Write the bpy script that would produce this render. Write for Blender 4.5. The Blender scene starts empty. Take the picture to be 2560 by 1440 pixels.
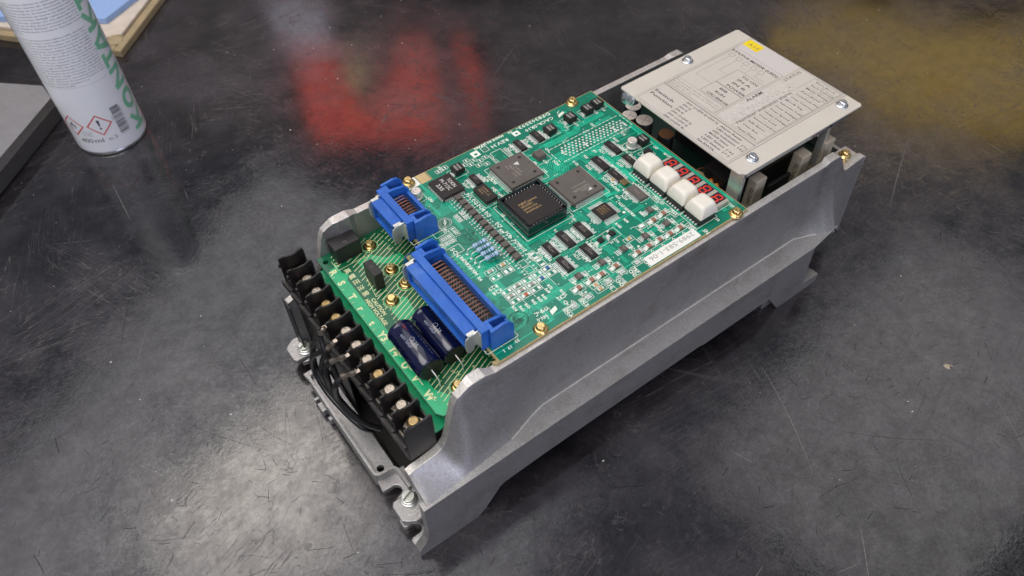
import bpy, bmesh, math, random
from mathutils import Vector, Matrix
random.seed(7)
S = 0.001          # all dimensions below are millimetres; the table top is z = -120 mm
ZT = 120.0
scene = bpy.context.scene
COL = scene.collection

# ------------------------------------------------------------------ camera
cam_d = bpy.data.cameras.new("camera"); cam = bpy.data.objects.new("camera", cam_d); COL.objects.link(cam)
R = ((0.80480494, -0.59337404, -0.01400961), (-0.46700668, -0.61848974, -0.63196139), (0.36632468, 0.51514823, -0.77487324))
cam.matrix_world = Matrix(((R[0][0], -R[1][0], -R[2][0], -0.13776622), (R[0][1], -R[1][1], -R[2][1], -0.20791526),
                           (R[0][2], -R[1][2], -R[2][2], 0.37334924 + 0.120), (0, 0, 0, 1)))
cam_d.sensor_width = 36.0; cam_d.lens = 1951.4 * 36 / 2560
cam_d.clip_start = 0.02; cam_d.clip_end = 30
cam_d.dof.use_dof = True; cam_d.dof.focus_distance = 0.53; cam_d.dof.aperture_fstop = 9.0
scene.camera = cam

# ------------------------------------------------------------------ light
w = bpy.data.worlds.new("World"); scene.world = w; w.use_nodes = True
bg = w.node_tree.nodes["Background"]; bg.inputs[0].default_value = (0.80, 0.86, 1.0, 1); bg.inputs[1].default_value = 0.21
def lamp(name, loc, target, size, sizey, power, color):
    d = bpy.data.lights.new(name, 'AREA'); d.shape = 'RECTANGLE'; d.size = size; d.size_y = sizey; d.energy = power; d.color = color
    o = bpy.data.objects.new(name, d); COL.objects.link(o); o.location = loc
    o.rotation_euler = (Vector(target) - Vector(loc)).to_track_quat('-Z', 'Y').to_euler()
    return o
lamp("ceiling_lamp_front", (-0.14, 1.04, 1.72), (0.0, 0.5, 0), 0.62, 0.40, 3.4, (1.0, 0.90, 0.78))
lamp("ceiling_glow", (-0.15, 1.15, 1.95), (0.0, 0.9, 0), 2.5, 1.7, 13.5, (0.97, 0.96, 1.0))  # broad area light added in place of the bright ceiling
lamp("ceiling_lamp_side", (1.62, 0.05, 1.75), (0.9, 0.0, 0), 0.8, 1.1, 2.6, (1.0, 0.96, 0.93))
lamp("ceiling_lamp_above", (-0.75, -0.1, 1.8), (0.1, 0.1, 0), 1.6, 1.3, 23.0, (1.0, 0.96, 0.90))
FW = Vector((0.57929, 0.81512, 0)); SD = Vector((0.81512, -0.57929, 0)); CAM0 = Vector((-0.1378, -0.2079, 0))
def room(s_, h, d): v = CAM0 + FW*d + SD*s_; return (v.x, v.y, h)
lamp('side_fill', (-0.15, -1.6, 0.75), (0.05, 0, 0.06), 1.1, 0.8, 9.0, (0.76, 0.78, 1.0))  # bluish fill light added to brighten the near side wall
lamp('wall_fill', room(0.6, 1.15, 1.30), room(0.6, 1.15, 2.0), 3.6, 0.15, 88.0, (1.0, 0.95, 0.88))  # unseen fill added to brighten the shapes reflected in the table
scene.view_settings.view_transform = 'Standard'; scene.view_settings.look = 'None'
scene.view_settings.exposure = 0.16; scene.view_settings.gamma = 1.0
scene.cycles.use_denoising = True
scene.cycles.max_bounces = 6

# ------------------------------------------------------------------ materials
MATS = {}
def mat(name, col, rough=0.5, metal=0.0, spec=0.5, noise=0.0, nscale=400, bump=0.0, bscale=1500, coat=0.0, emit=None, rvar=0.0, dirt=None, trans=0.0, sss=0.0):
    m = bpy.data.materials.new(name); m.use_nodes = True; nt = m.node_tree; N = nt.nodes; L = nt.links
    b = N["Principled BSDF"]
    b.inputs['Base Color'].default_value = (*col, 1); b.inputs['Roughness'].default_value = rough
    b.inputs['Metallic'].default_value = metal; b.inputs['Specular IOR Level'].default_value = spec
    b.inputs['Coat Weight'].default_value = coat; b.inputs['Coat Roughness'].default_value = 0.08
    if trans: b.inputs['Transmission Weight'].default_value = trans
    if sss:
        b.inputs['Subsurface Weight'].default_value = sss; b.inputs['Subsurface Radius'].default_value = (0.002, 0.0015, 0.001); b.inputs['Subsurface Scale'].default_value = 1.0
    if emit: b.inputs['Emission Color'].default_value = (*emit[0], 1); b.inputs['Emission Strength'].default_value = emit[1]
    tc = N.new('ShaderNodeTexCoord')
    def nz(sc, det=4, r=0.6):
        n = N.new('ShaderNodeTexNoise'); n.inputs['Scale'].default_value = sc; n.inputs['Detail'].default_value = det; n.inputs['Roughness'].default_value = r
        L.new(tc.outputs['Object'], n.inputs['Vector']); return n
    if noise or dirt:
        n = nz(nscale); r = N.new('ShaderNodeMapRange'); r.inputs[1].default_value = 0.3; r.inputs[2].default_value = 0.7
        r.inputs[3].default_value = 1 - noise; r.inputs[4].default_value = 1 + noise; L.new(n.outputs[0], r.inputs[0])
        mx = N.new('ShaderNodeVectorMath'); mx.operation = 'SCALE'; mx.inputs[0].default_value = col; L.new(r.outputs[0], mx.inputs['Scale'])
        out = mx.outputs[0]
        if dirt:
            dn = nz(dirt[1], 6, 0.7); dr = N.new('ShaderNodeMapRange'); dr.inputs[1].default_value = 0.5; dr.inputs[2].default_value = 0.72; dr.inputs[4].default_value = dirt[2]
            L.new(dn.outputs[0], dr.inputs[0]); mm = N.new('ShaderNodeMix'); mm.data_type = 'RGBA'
            L.new(dr.outputs[0], mm.inputs[0]); L.new(out, mm.inputs[6]); mm.inputs[7].default_value = (*dirt[0], 1); out = mm.outputs[2]
        L.new(out, b.inputs['Base Color'])
    if rvar:
        n = nz(nscale * 0.6, 5); r = N.new('ShaderNodeMapRange'); r.inputs[1].default_value = 0.3; r.inputs[2].default_value = 0.7
        r.inputs[3].default_value = max(0.03, rough - rvar); r.inputs[4].default_value = rough + rvar; L.new(n.outputs[0], r.inputs[0]); L.new(r.outputs[0], b.inputs['Roughness'])
    if bump:
        n = nz(bscale, 3); bp = N.new('ShaderNodeBump'); bp.inputs['Strength'].default_value = bump; bp.inputs['Distance'].default_value = 0.0003
        L.new(n.outputs[0], bp.inputs['Height']); L.new(bp.outputs[0], b.inputs['Normal'])
    MATS[name] = m; return m
mat('cast_aluminium', (0.39, 0.38, 0.378), 0.42, 0.66, noise=0.2, nscale=900, bump=0.35, bscale=2200, rvar=0.08, dirt=((0.24, 0.21, 0.18), 35, 0.7))
mat('pale_aluminium', (0.62, 0.59, 0.56), 0.42, 0.6, noise=0.16, nscale=700, bump=0.4, bscale=1200, rvar=0.1, dirt=((0.33, 0.29, 0.24), 90, 0.5))  # paler aluminium copy; top light on the rims put into its colour
mat('board_green', (0.004, 0.19, 0.115), 0.24, noise=0.12, nscale=120, coat=0.25)
mat('power_board_green', (0.006, 0.12, 0.05), 0.28, noise=0.12, nscale=160, coat=0.15)
mat('power_board_copper', (0.02, 0.40, 0.17), 0.28, noise=0.10, nscale=160, coat=0.15)
mat('board_edge', (0.36, 0.28, 0.13), 0.6, noise=0.2)
mat('bare_laminate', (0.55, 0.40, 0.20), 0.5, noise=0.1)
mat('trace_green', (0.018, 0.50, 0.30), 0.28, coat=0.4)
mat('silkscreen_white', (0.80, 0.86, 0.76), 0.55)
mat('silkscreen_cream', (0.72, 0.74, 0.42), 0.55)
mat('solder', (0.82, 0.85, 0.79), 0.35, 0.4, noise=0.15, nscale=900)
mat('lead_tin', (0.80, 0.81, 0.78), 0.35, 0.5)
mat('chip_black', (0.020, 0.018, 0.017), 0.5, spec=0.3, bump=0.15, bscale=4000, noise=0.15)
mat('chip_grey', (0.115, 0.102, 0.090), 0.52, spec=0.35, bump=0.15, bscale=4000, noise=0.10, nscale=150)
mat('chip_dark', (0.026, 0.022, 0.022), 0.45, spec=0.3, bump=0.1, bscale=4000, noise=0.12)
mat('chip_mark', (0.34, 0.31, 0.27), 0.6)
mat('chip_mark_gold', (0.50, 0.33, 0.14), 0.5)
mat('chip_mark_white', (0.62, 0.60, 0.56), 0.6)
mat('socket_plastic', (0.006, 0.012, 0.012), 0.15, coat=0.3)
mat('black_plastic', (0.016, 0.014, 0.014), 0.38, noise=0.2, nscale=200, bump=0.1)
mat('black_rubber', (0.012, 0.012, 0.013), 0.35, noise=0.2)
mat('blue_plastic', (0.018, 0.12, 0.50), 0.36, noise=0.12, nscale=90, dirt=((0.14, 0.27, 0.55), 70, 0.4), bump=0.1)
mat('copper_pin', (0.42, 0.24, 0.17), 0.32, 0.8)
mat('brass', (0.86, 0.62, 0.26), 0.24, 0.95, noise=0.12, nscale=700, rvar=0.1)
mat('dull_brass', (0.40, 0.28, 0.13), 0.33, 0.9, noise=0.3, nscale=700)
mat('scratch', (0.26, 0.24, 0.24), 0.5)
mat('stain', (0.010, 0.009, 0.010), 0.6, spec=0.08)
mat('smudge', (0.035, 0.031, 0.033), 0.27, spec=0.7)
mat('nickel', (0.42, 0.36, 0.30), 0.30, 0.9, noise=0.2, nscale=500, rvar=0.1)
mat('zinc', (0.72, 0.73, 0.68), 0.32, 0.7, noise=0.08)
mat('bright_steel', (0.75, 0.77, 0.79), 0.22, 0.95)
mat('recess_dark', (0.06, 0.045, 0.03), 0.5, 0.5)
mat('keycap', (0.80, 0.76, 0.67), 0.42, noise=0.03, nscale=100, sss=0.15)
mat('display_face', (0.030, 0.027, 0.040), 0.18)
mat('display_body', (0.42, 0.39, 0.33), 0.5, noise=0.08)
mat('segment_red', (0.80, 0.045, 0.025), 0.35)
mat('sleeve_blue', (0.003, 0.005, 0.032), 0.14, coat=0.5, noise=0.3, nscale=60, bump=0.1, bscale=120)
mat('sleeve_mark', (0.30, 0.33, 0.42), 0.4)
mat('resistor_blue', (0.34, 0.52, 0.70), 0.38, noise=0.06)
mat('resistor_band', (0.03, 0.03, 0.05), 0.4)
mat('resistor_band_grey', (0.30, 0.34, 0.36), 0.4)
mat('ceramic_brown', (0.30, 0.14, 0.09), 0.45)
mat('ceramic_blue', (0.03, 0.12, 0.30), 0.4)
mat('ceramic_red', (0.45, 0.12, 0.05), 0.4)
mat('crystal_metal', (0.24, 0.17, 0.08), 0.3, 0.6)
mat('can_metal', (0.66, 0.65, 0.60), 0.3, 0.5)
mat('can_top', (0.74, 0.66, 0.60), 0.4, 0.3)
mat('disc_blue', (0.01, 0.10, 0.20), 0.2)
mat('cover_beige', (0.60, 0.56, 0.495), 0.36, noise=0.03, nscale=40)
mat('cover_sheet', (0.575, 0.54, 0.485), 0.32, noise=0.03, nscale=30)
mat('cover_grey', (0.585, 0.55, 0.50), 0.32, noise=0.10, nscale=350)
mat('cover_window', (0.60, 0.565, 0.54), 0.25)
mat('ink', (0.045, 0.04, 0.038), 0.5)
mat('ink_light', (0.15, 0.135, 0.12), 0.5)
mat('label_yellow', (0.86, 0.64, 0.015), 0.5)
mat('label_white', (0.82, 0.82, 0.76), 0.5)
mat('label_ink', (0.30, 0.30, 0.28), 0.6)
mat('stamp_ink', (0.02, 0.08, 0.055), 0.5)
mat('cement', (0.42, 0.36, 0.28), 0.7, noise=0.1, nscale=300, bump=0.3)
mat('amber_led', (0.75, 0.22, 0.02), 0.3)
mat('copper_wire', (0.30, 0.15, 0.07), 0.4, 0.5)
mat('can_paint', (0.84, 0.855, 0.90), 0.24, noise=0.015, nscale=20, coat=0.5)
mat('can_green', (0.24, 0.60, 0.40), 0.3, coat=0.5)
mat('can_ink', (0.09, 0.09, 0.10), 0.35)
mat('can_ink_grey', (0.30, 0.30, 0.32), 0.35)
mat('hazard_red', (0.62, 0.04, 0.04), 0.35)
mat('slab_grey', (0.29, 0.28, 0.29), 0.33, 0.25, noise=0.06, nscale=60, dirt=((0.20, 0.19, 0.19), 160, 0.5))
mat('slab_side', (0.06, 0.055, 0.055), 0.4, noise=0.2)
mat('wood', (0.36, 0.28, 0.16), 0.55, noise=0.12, nscale=60, dirt=((0.42, 0.24, 0.08), 30, 0.6))
mat('paper_wet', (0.60, 0.52, 0.44), 0.6, noise=0.10, nscale=80, bump=0.4, bscale=300)
mat('blue_foam', (0.28, 0.42, 0.72), 0.6, noise=0.05, nscale=300, bump=0.5, bscale=500)
mat('dust', (0.62, 0.60, 0.56), 0.5)
mat('flake', (0.36, 0.30, 0.22), 0.6)
mat('dark_wall', (0.030, 0.028, 0.032), 0.8)
mat('red_shape', (0.40, 0.05, 0.035), 0.7)  # colours of the flat shapes added for the table reflections
mat('yellow_shape', (0.21, 0.135, 0.012), 0.6)
mat('grey_shape', (0.30, 0.30, 0.38), 0.8)
mat('olive_shape', (0.30, 0.26, 0.14), 0.8)

# table: worn dark phenolic top, gloss varying with wear and fine scratches
def table_mat():
    m = bpy.data.materials.new('worn_table_top'); m.use_nodes = True; nt = m.node_tree; N = nt.nodes; L = nt.links
    b = N["Principled BSDF"]; tc = N.new('ShaderNodeTexCoord')
    def rot(a, sx, sy, off=0):
        mp = N.new('ShaderNodeMapping'); mp.inputs['Rotation'].default_value = (0, 0, a); L.new(tc.outputs['Object'], mp.inputs['Vector'])
        m2 = N.new('ShaderNodeMapping'); m2.inputs['Scale'].default_value = (sx, sy, 1); m2.inputs['Location'].default_value = (off, off * 1.7, 0); L.new(mp.outputs[0], m2.inputs['Vector']); return m2.outputs[0]
    def noise(vec, sc, det=3, r=0.55, dist=0.0):
        n = N.new('ShaderNodeTexNoise'); n.inputs['Scale'].default_value = sc; n.inputs['Detail'].default_value = det; n.inputs['Roughness'].default_value = r
        n.inputs['Distortion'].default_value = dist; L.new(vec, n.inputs['Vector']); return n.outputs[0]
    def rng(v, a, b_, c=0.0, d=1.0):
        r = N.new('ShaderNodeMapRange'); r.inputs[1].default_value = a; r.inputs[2].default_value = b_; r.inputs[3].default_value = c; r.inputs[4].default_value = d; L.new(v, r.inputs[0]); return r.outputs[0]
    def op(o, a, b_):
        n = N.new('ShaderNodeMath'); n.operation = o
        for i, v in enumerate((a, b_)):
            if isinstance(v, (int, float)): n.inputs[i].default_value = v
            else: L.new(v, n.inputs[i])
        return n.outputs[0]
    obj = tc.outputs['Object']
    # long scratches: the zero-line of a noise stretched far along one direction, broken up by a mask
    def scratch(a, fine, off, width, thr):
        v = rot(a, fine, fine * 0.045, off); n = noise(v, 1.0, 1.5, 0.4, 0.15)
        d = op('ABSOLUTE', op('SUBTRACT', n, 0.5), 0); line = rng(d, width, 0.0)
        mk = noise(rot(a + 0.3, 9, 5, off + 3), 1.0, 2); return op('MULTIPLY', line, rng(mk, thr, thr + 0.1))
    sc = None
    for a, f, o_, wd, th in ((0.35, 210, 1, 0.011, 0.52), (1.25, 260, 5, 0.011, 0.52), (2.05, 230, 9, 0.011, 0.53), (2.75, 280, 13, 0.011, 0.52), (0.85, 60, 17, 0.0035, 0.55), (2.5, 70, 21, 0.004, 0.55), (1.7, 330, 25, 0.012, 0.5)):
        s = scratch(a, f, o_, wd, th); sc = s if sc is None else op('MAXIMUM', sc, s)
    # short criss-cross nicks
    vo = N.new('ShaderNodeTexVoronoi'); vo.feature = 'DISTANCE_TO_EDGE'; vo.inputs['Scale'].default_value = 130
    dv = N.new('ShaderNodeVectorMath'); dv.operation = 'ADD'
    nn = N.new('ShaderNodeTexNoise'); nn.inputs['Scale'].default_value = 60; nn.inputs['Detail'].default_value = 3; L.new(obj, nn.inputs['Vector'])
    scl = N.new('ShaderNodeVectorMath'); scl.operation = 'SCALE'; scl.inputs['Scale'].default_value = 0.02; L.new(nn.outputs['Color'], scl.inputs[0])
    L.new(obj, dv.inputs[0]); L.new(scl.outputs[0], dv.inputs[1]); L.new(dv.outputs[0], vo.inputs['Vector'])
    nick = op('MULTIPLY', rng(vo.outputs['Distance'], 0.05, 0.0), rng(noise(obj, 45, 4, 0.7), 0.53, 0.64))
    sc = op('MULTIPLY', sc, rng(noise(obj, 7.0, 5, 0.65), 0.36, 0.62, 0.12, 1.0)); big = noise(obj, 3.2, 5, 0.62); mid = noise(obj, 16, 7, 0.68); fine = noise(obj, 260, 4, 0.6)
    wear = op('ADD', op('MULTIPLY', rng(big, 0.35, 0.65), 0.55), op('MULTIPLY', rng(mid, 0.35, 0.65), 0.45))
    marks = op('MAXIMUM', op('MULTIPLY', sc, 1.0), op('MULTIPLY', nick, 0.5))
    rough = op('ADD', op('ADD', rng(wear, 0.15, 0.9, 0.06, 0.235), op('MULTIPLY', marks, 0.38)), rng(fine, 0.3, 0.7, -0.05, 0.05))
    L.new(rough, b.inputs['Roughness'])
    mix = N.new('ShaderNodeMix'); mix.data_type = 'RGBA'; L.new(rng(wear, 0.25, 0.85), mix.inputs[0])
    mix.inputs[6].default_value = (0.008, 0.007, 0.009, 1); mix.inputs[7].default_value = (0.042, 0.037, 0.042, 1)
    mx2 = N.new('ShaderNodeMix'); mx2.data_type = 'RGBA'; L.new(op('MULTIPLY', marks, 0.5), mx2.inputs[0]); L.new(mix.outputs[2], mx2.inputs[6]); mx2.inputs[7].default_value = (0.15, 0.132, 0.132, 1)
    L.new(mx2.outputs[2], b.inputs['Base Color'])
    mot = rng(noise(obj, 70, 8, 0.75), 0.38, 0.62, 0.66, 1.0); mot2 = rng(noise(obj, 520, 3, 0.7), 0.35, 0.65, 0.75, 1.05); L.new(op('MULTIPLY', op('MULTIPLY', mot, mot2), op('SUBTRACT', 1.15, op('MULTIPLY', marks, 0.75))), b.inputs['Specular IOR Level'])
    h = op('ADD', op('ADD', op('MULTIPLY', marks, -0.3), op('MULTIPLY', noise(obj, 420, 3), 1.1)), op('MULTIPLY', noise(obj, 90, 3), 0.7))
    bp = N.new('ShaderNodeBump'); bp.inputs['Strength'].default_value = 0.22; bp.inputs['Distance'].default_value = 0.00015; L.new(h, bp.inputs['Height']); L.new(bp.outputs[0], b.inputs['Normal'])
    MATS['table'] = m
table_mat()

# ------------------------------------------------------------------ mesh helpers
WL = {}
class M:
    def __init__(s): s.v = []; s.f = []; s.mi = []; s.ms = []; s.sm = []
    def m(s, name):
        if name not in s.ms: s.ms.append(name)
        return s.ms.index(name)
    def add(s, vs, fs, mt, smooth=False, tr=None):
        o = len(s.v); k = s.m(mt)
        s.v += [tuple(tr @ Vector(p)) if tr else tuple(p) for p in vs]
        for f in fs: s.f.append(tuple(i + o for i in f)); s.mi.append(k); s.sm.append(smooth)
    def box(s, x0, x1, y0, y1, z0, z1, mt, tr=None):
        s.add([(x0,y0,z0),(x1,y0,z0),(x1,y1,z0),(x0,y1,z0),(x0,y0,z1),(x1,y0,z1),(x1,y1,z1),(x0,y1,z1)],
              [(0,3,2,1),(4,5,6,7),(0,1,5,4),(1,2,6,5),(2,3,7,6),(3,0,4,7)], mt, tr=tr)
    def frus(s, b, t, z0, z1, mt, tr=None):   # b, t = (x0,x1,y0,y1)
        s.add([(b[0],b[2],z0),(b[1],b[2],z0),(b[1],b[3],z0),(b[0],b[3],z0),(t[0],t[2],z1),(t[1],t[2],z1),(t[1],t[3],z1),(t[0],t[3],z1)],
              [(0,3,2,1),(4,5,6,7),(0,1,5,4),(1,2,6,5),(2,3,7,6),(3,0,4,7)], mt, tr=tr)
    def lathe(s, prof, mt, n=24, tr=None, c=(0,0), smooth=True):
        vs = []; fs = []
        for r, z in prof:
            for i in range(n):
                a = 2*math.pi*i/n; vs.append((c[0]+r*math.cos(a), c[1]+r*math.sin(a), z))
        for k in range(len(prof)-1):
            for i in range(n):
                j = (i+1) % n; fs.append((k*n+i, k*n+j, (k+1)*n+j, (k+1)*n+i))
        s.add(vs, fs, mt, smooth, tr)
        if prof[-1][0] > 1e-6: s.add([vs[(len(prof)-1)*n+i] for i in range(n)], [tuple(range(n))], mt, False, tr)
        if prof[0][0] > 1e-6: s.add([vs[i] for i in range(n)], [tuple(range(n))[::-1]], mt, False, tr)
    def tube(s, pts, r, mt, n=8, smooth=True, caps=True):
        P = [Vector(p) for p in pts]; rings = []; up = None
        for i, p in enumerate(P):
            t = (P[min(i+1, len(P)-1)] - P[max(i-1, 0)]).normalized()
            if up is None: up = t.orthogonal().normalized()
            up = (up - t*up.dot(t)).normalized(); bb = t.cross(up)
            rr = r[i] if isinstance(r, (list, tuple)) else r
            rings.append([p + (up*math.cos(2*math.pi*k/n) + bb*math.sin(2*math.pi*k/n))*rr for k in range(n)])
        vs = [tuple(q) for g in rings for q in g]; fs = []
        for i in range(len(P)-1):
            for k in range(n): fs.append((i*n+k, i*n+(k+1)%n, (i+1)*n+(k+1)%n, (i+1)*n+k))
        s.add(vs, fs, mt, smooth)
        if caps: s.add(vs[:n], [tuple(range(n))[::-1]], mt); s.add(vs[-n:], [tuple(range(n))], mt)
    def line(s, x0, y0, x1, y1, wd, z, mt, tr=None):
        d = Vector((x1-x0, y1-y0)); l = d.length
        if l < 1e-6: return
        d /= l; nx, ny = -d.y*wd/2, d.x*wd/2; ex, ey = d.x*wd/2, d.y*wd/2
        s.add([(x0-ex+nx,y0-ey+ny,z),(x0-ex-nx,y0-ey-ny,z),(x1+ex-nx,y1+ey-ny,z),(x1+ex+nx,y1+ey+ny,z)], [(0,1,2,3)], mt, tr=tr)
    def poly(s, pts, wd, z, mt, closed=False, tr=None):
        P = list(pts) + ([pts[0]] if closed else [])
        for a, b in zip(P, P[1:]): s.line(*a, *b, wd, z, mt, tr)
    def rect(s, x0, x1, y0, y1, wd, z, mt, tr=None): s.poly([(x0,y0),(x1,y0),(x1,y1),(x0,y1)], wd, z, mt, True, tr)
    def flat(s, x0, x1, y0, y1, z, mt, tr=None): s.add([(x0,y0,z),(x1,y0,z),(x1,y1,z),(x0,y1,z)], [(0,1,2,3)], mt, tr=tr)
    def disc(s, x, y, r, z, mt, n=12, tr=None, ry=None): s.add([(x+r*math.cos(2*math.pi*i/n), y+(ry or r)*math.sin(2*math.pi*i/n), z) for i in range(n)], [tuple(range(n))], mt, tr=tr)
    def ring(s, x, y, r, wd, z, mt, n=28, tr=None, a0=0, a1=360):
        s.poly([(x+r*math.cos(math.radians(a0+(a1-a0)*i/n)), y+r*math.sin(math.radians(a0+(a1-a0)*i/n))) for i in range(n+1)], wd, z, mt, tr=tr)
    def shape(s, loops, z0, z1, mt, bev=0.0, tr=None):
        """flat outline (first loop) with holes, extruded z0..z1"""
        cu = bpy.data.curves.new('c', 'CURVE'); cu.dimensions = '2D'; cu.fill_mode = 'BOTH'
        for lp in loops:
            sp = cu.splines.new('POLY'); sp.points.add(len(lp)-1); sp.use_cyclic_u = True
            for i, q in enumerate(lp): sp.points[i].co = (q[0], q[1], 0, 1)
        e = (z1-z0)/2; cu.extrude = max(0, e-bev); cu.bevel_depth = bev; cu.offset = -bev; cu.bevel_resolution = 1
        if z1 - z0 <= 1e-9: cu.extrude = 0
        s.curve(cu, mt, Matrix.Translation((0, 0, (z0+z1)/2)) if tr is None else tr @ Matrix.Translation((0, 0, (z0+z1)/2)))
    def curve(s, cu, mt, tr, warp=None):
        o = bpy.data.objects.new('t', cu); me = o.to_mesh()
        if warp:
            bm = bmesh.new(); bm.from_mesh(me); bmesh.ops.transform(bm, matrix=tr, verts=bm.verts)
            for _ in range(5):
                es = [e for e in bm.edges if e.calc_length() > 2.0]
                if not es: break
                bmesh.ops.subdivide_edges(bm, edges=es, cuts=1); bmesh.ops.triangulate(bm, faces=[f for f in bm.faces if len(f.verts) > 3])
            bm.verts.index_update(); s.add([warp(tuple(v.co)) for v in bm.verts], [tuple(v.index for v in f.verts) for f in bm.faces], mt); bm.free()
        else: s.add([tuple(tr @ v.co) for v in me.vertices], [tuple(p.vertices) for p in me.polygons], mt)
        o.to_mesh_clear(); bpy.data.objects.remove(o); bpy.data.curves.remove(cu)
    def text(s, txt, x, y, z, h, mt, rot=0.0, wx=1.0, al='LEFT', bold=0.0, fit=None, warp=None, tr=None, res=2, sp=1.0):
        """h = cap height in mm; fit = total width in mm"""
        cu = bpy.data.curves.new('t', 'FONT'); cu.body = txt; cu.size = h/0.73; cu.align_x = al; cu.fill_mode = 'FRONT'; cu.resolution_u = res; cu.offset = bold; cu.space_character = sp
        if fit:
            o = bpy.data.objects.new('t', cu); me = o.to_mesh(); xs = [v.co.x for v in me.vertices] or [0, 1]; wdt = max(xs)-min(xs); o.to_mesh_clear(); bpy.data.objects.remove(o)
            wx = fit/max(wdt, 1e-6)
        T = Matrix.Translation((x, y, z)) @ Matrix.Rotation(math.radians(rot), 4, 'Z') @ Matrix.Diagonal((wx, 1, 1, 1))
        s.curve(cu, mt, T if tr is None else tr @ T, warp)
    def mesh(s, name):
        me = bpy.data.meshes.new(name); me.from_pydata([(a*S, b*S, c*S) for a, b, c in s.v], [], s.f)
        for n in s.ms: me.materials.append(MATS[n])
        me.polygons.foreach_set('material_index', s.mi); me.polygons.foreach_set('use_smooth', s.sm); me.update(); return me
def link(name, data, parent=None, at=(0, 0, 0), rz=0.0):
    o = bpy.data.objects.new(name, data); COL.objects.link(o); p = WL[parent.name] if parent else (0, 0, -ZT)
    o.location = ((at[0]-p[0])*S, (at[1]-p[1])*S, (at[2]-p[2])*S); o.parent = parent; o.rotation_euler.z = rz; WL[o.name] = at; return o
def obj(name, m, parent=None, at=(0, 0, 0), bev=0.0, rz=0.0, seg=2, kind=None):
    o = link(name, m.mesh(name) if isinstance(m, M) else m, parent, at, rz)
    if bev:
        b = o.modifiers.new('bevel', 'BEVEL'); b.width = bev*S; b.segments = seg; b.limit_method = 'ANGLE'; b.angle_limit = math.radians(35)
    if kind: o['kind'] = kind
    return o
def copy_of(o, parent, at, rz=None):
    c = o.copy(); COL.objects.link(c); p = WL[parent.name] if parent else (0, 0, -ZT); c.parent = parent
    c.location = ((at[0]-p[0])*S, (at[1]-p[1])*S, (at[2]-p[2])*S); WL[c.name] = at
    if rz is not None: c.rotation_euler.z = rz
    return c
def thing(name, at, label, cat):
    o = link(name, None, None, at); o['label'] = label; o['category'] = cat; return o
def tag(o, label, cat): o['label'] = label; o['category'] = cat; return o
def lerp(P, x):
    if x <= P[0][0]: return P[0][1]
    for (a, b), (c, d) in zip(P, P[1:]):
        if x <= c: return b + (d-b)*(x-a)/(c-a) if c > a else d
    return P[-1][1]
def smooth_pts(P, n=6):
    P = [Vector(p) for p in P]; out = []
    for i in range(len(P)-1):
        p0 = P[max(i-1, 0)]; p1 = P[i]; p2 = P[i+1]; p3 = P[min(i+2, len(P)-1)]
        for k in range(n):
            t = k/n; out.append(0.5*((2*p1)+(-p0+p2)*t+(2*p0-5*p1+4*p2-p3)*t*t+(-p0+3*p1-3*p2+p3)*t**3))
    out.append(P[-1]); return out
def rr(x0, x1, y0, y1, r, n=5):
    out = []
    for cx, cy, a in ((x1-r, y1-r, 0), (x0+r, y1-r, 90), (x0+r, y0+r, 180), (x1-r, y0+r, 270)):
        for i in range(n+1): t = math.radians(a+90*i/n); out.append((cx+r*math.cos(t), cy+r*math.sin(t)))
    return out
def circ(x, y, r, n=16): return [(x+r*math.cos(2*math.pi*i/n), y+r*math.sin(2*math.pi*i/n)) for i in range(n)]

# ------------------------------------------------------------------ table and room
m = M(); m.add([(-1500,-900,-ZT),(1500,-900,-ZT),(1500,1150,-ZT),(-1500,1150,-ZT)], [(0,1,2,3)], 'table')
m.box(-1500, 1500, -900, 1150, -ZT-40, -ZT-0.5, 'table'); table = obj('table_top', m); table['kind'] = 'structure'

# ------------------------------------------------------------------ servo drive
drive = thing('servo_drive', (110, 80, -ZT), 'opened servo drive, green circuit boards in a grey cast aluminium chassis on the table', 'servo drive')
WC = 159.4   # mirror: y -> WC - y
ZTOP = [(-70,-52),(-66,-50.6),(-59,-50),(-50,-48.6),(-46,-46.5),(-42.5,-42),(-40,-34),(-37,-20),(-34,-9),(-31.5,-4),(-28,-2),(-24,0.2),(-20,0.9),(-12,0.9),(-8,-0.6),(-5,-1.7),(205,-1.7),(282,-1.7),(287,-0.4),(296,-0.4),(299,-2.2),(302,-6),(309,-19.5),(312,-21.3),(316,-21),(327,-20.2),(333,-19.6),(335,-21)]
YB = [(-70,-21.5),(-5,-15.5),(18,-9),(27,-7.3),(266,-7.3),(271,-8.6),(277,-11.2),(283,-14.6),(291,-18.2),(300,-19.6),(309,-17.6),(318,-14),(327,-10.2),(335,-6.8)]
ZB = [(-70,-63),(300,-63),(335,-100)]; YB0, ZB0 = YB, ZB
THK = [(-70,2),(-30,2.2),(-25,2.6),(-22,4.5),(-12,4.5),(-8,2.6),(283,2.2),(287,3.6),(297,3.6),(300,2.2),(335,2.2)]
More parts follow.
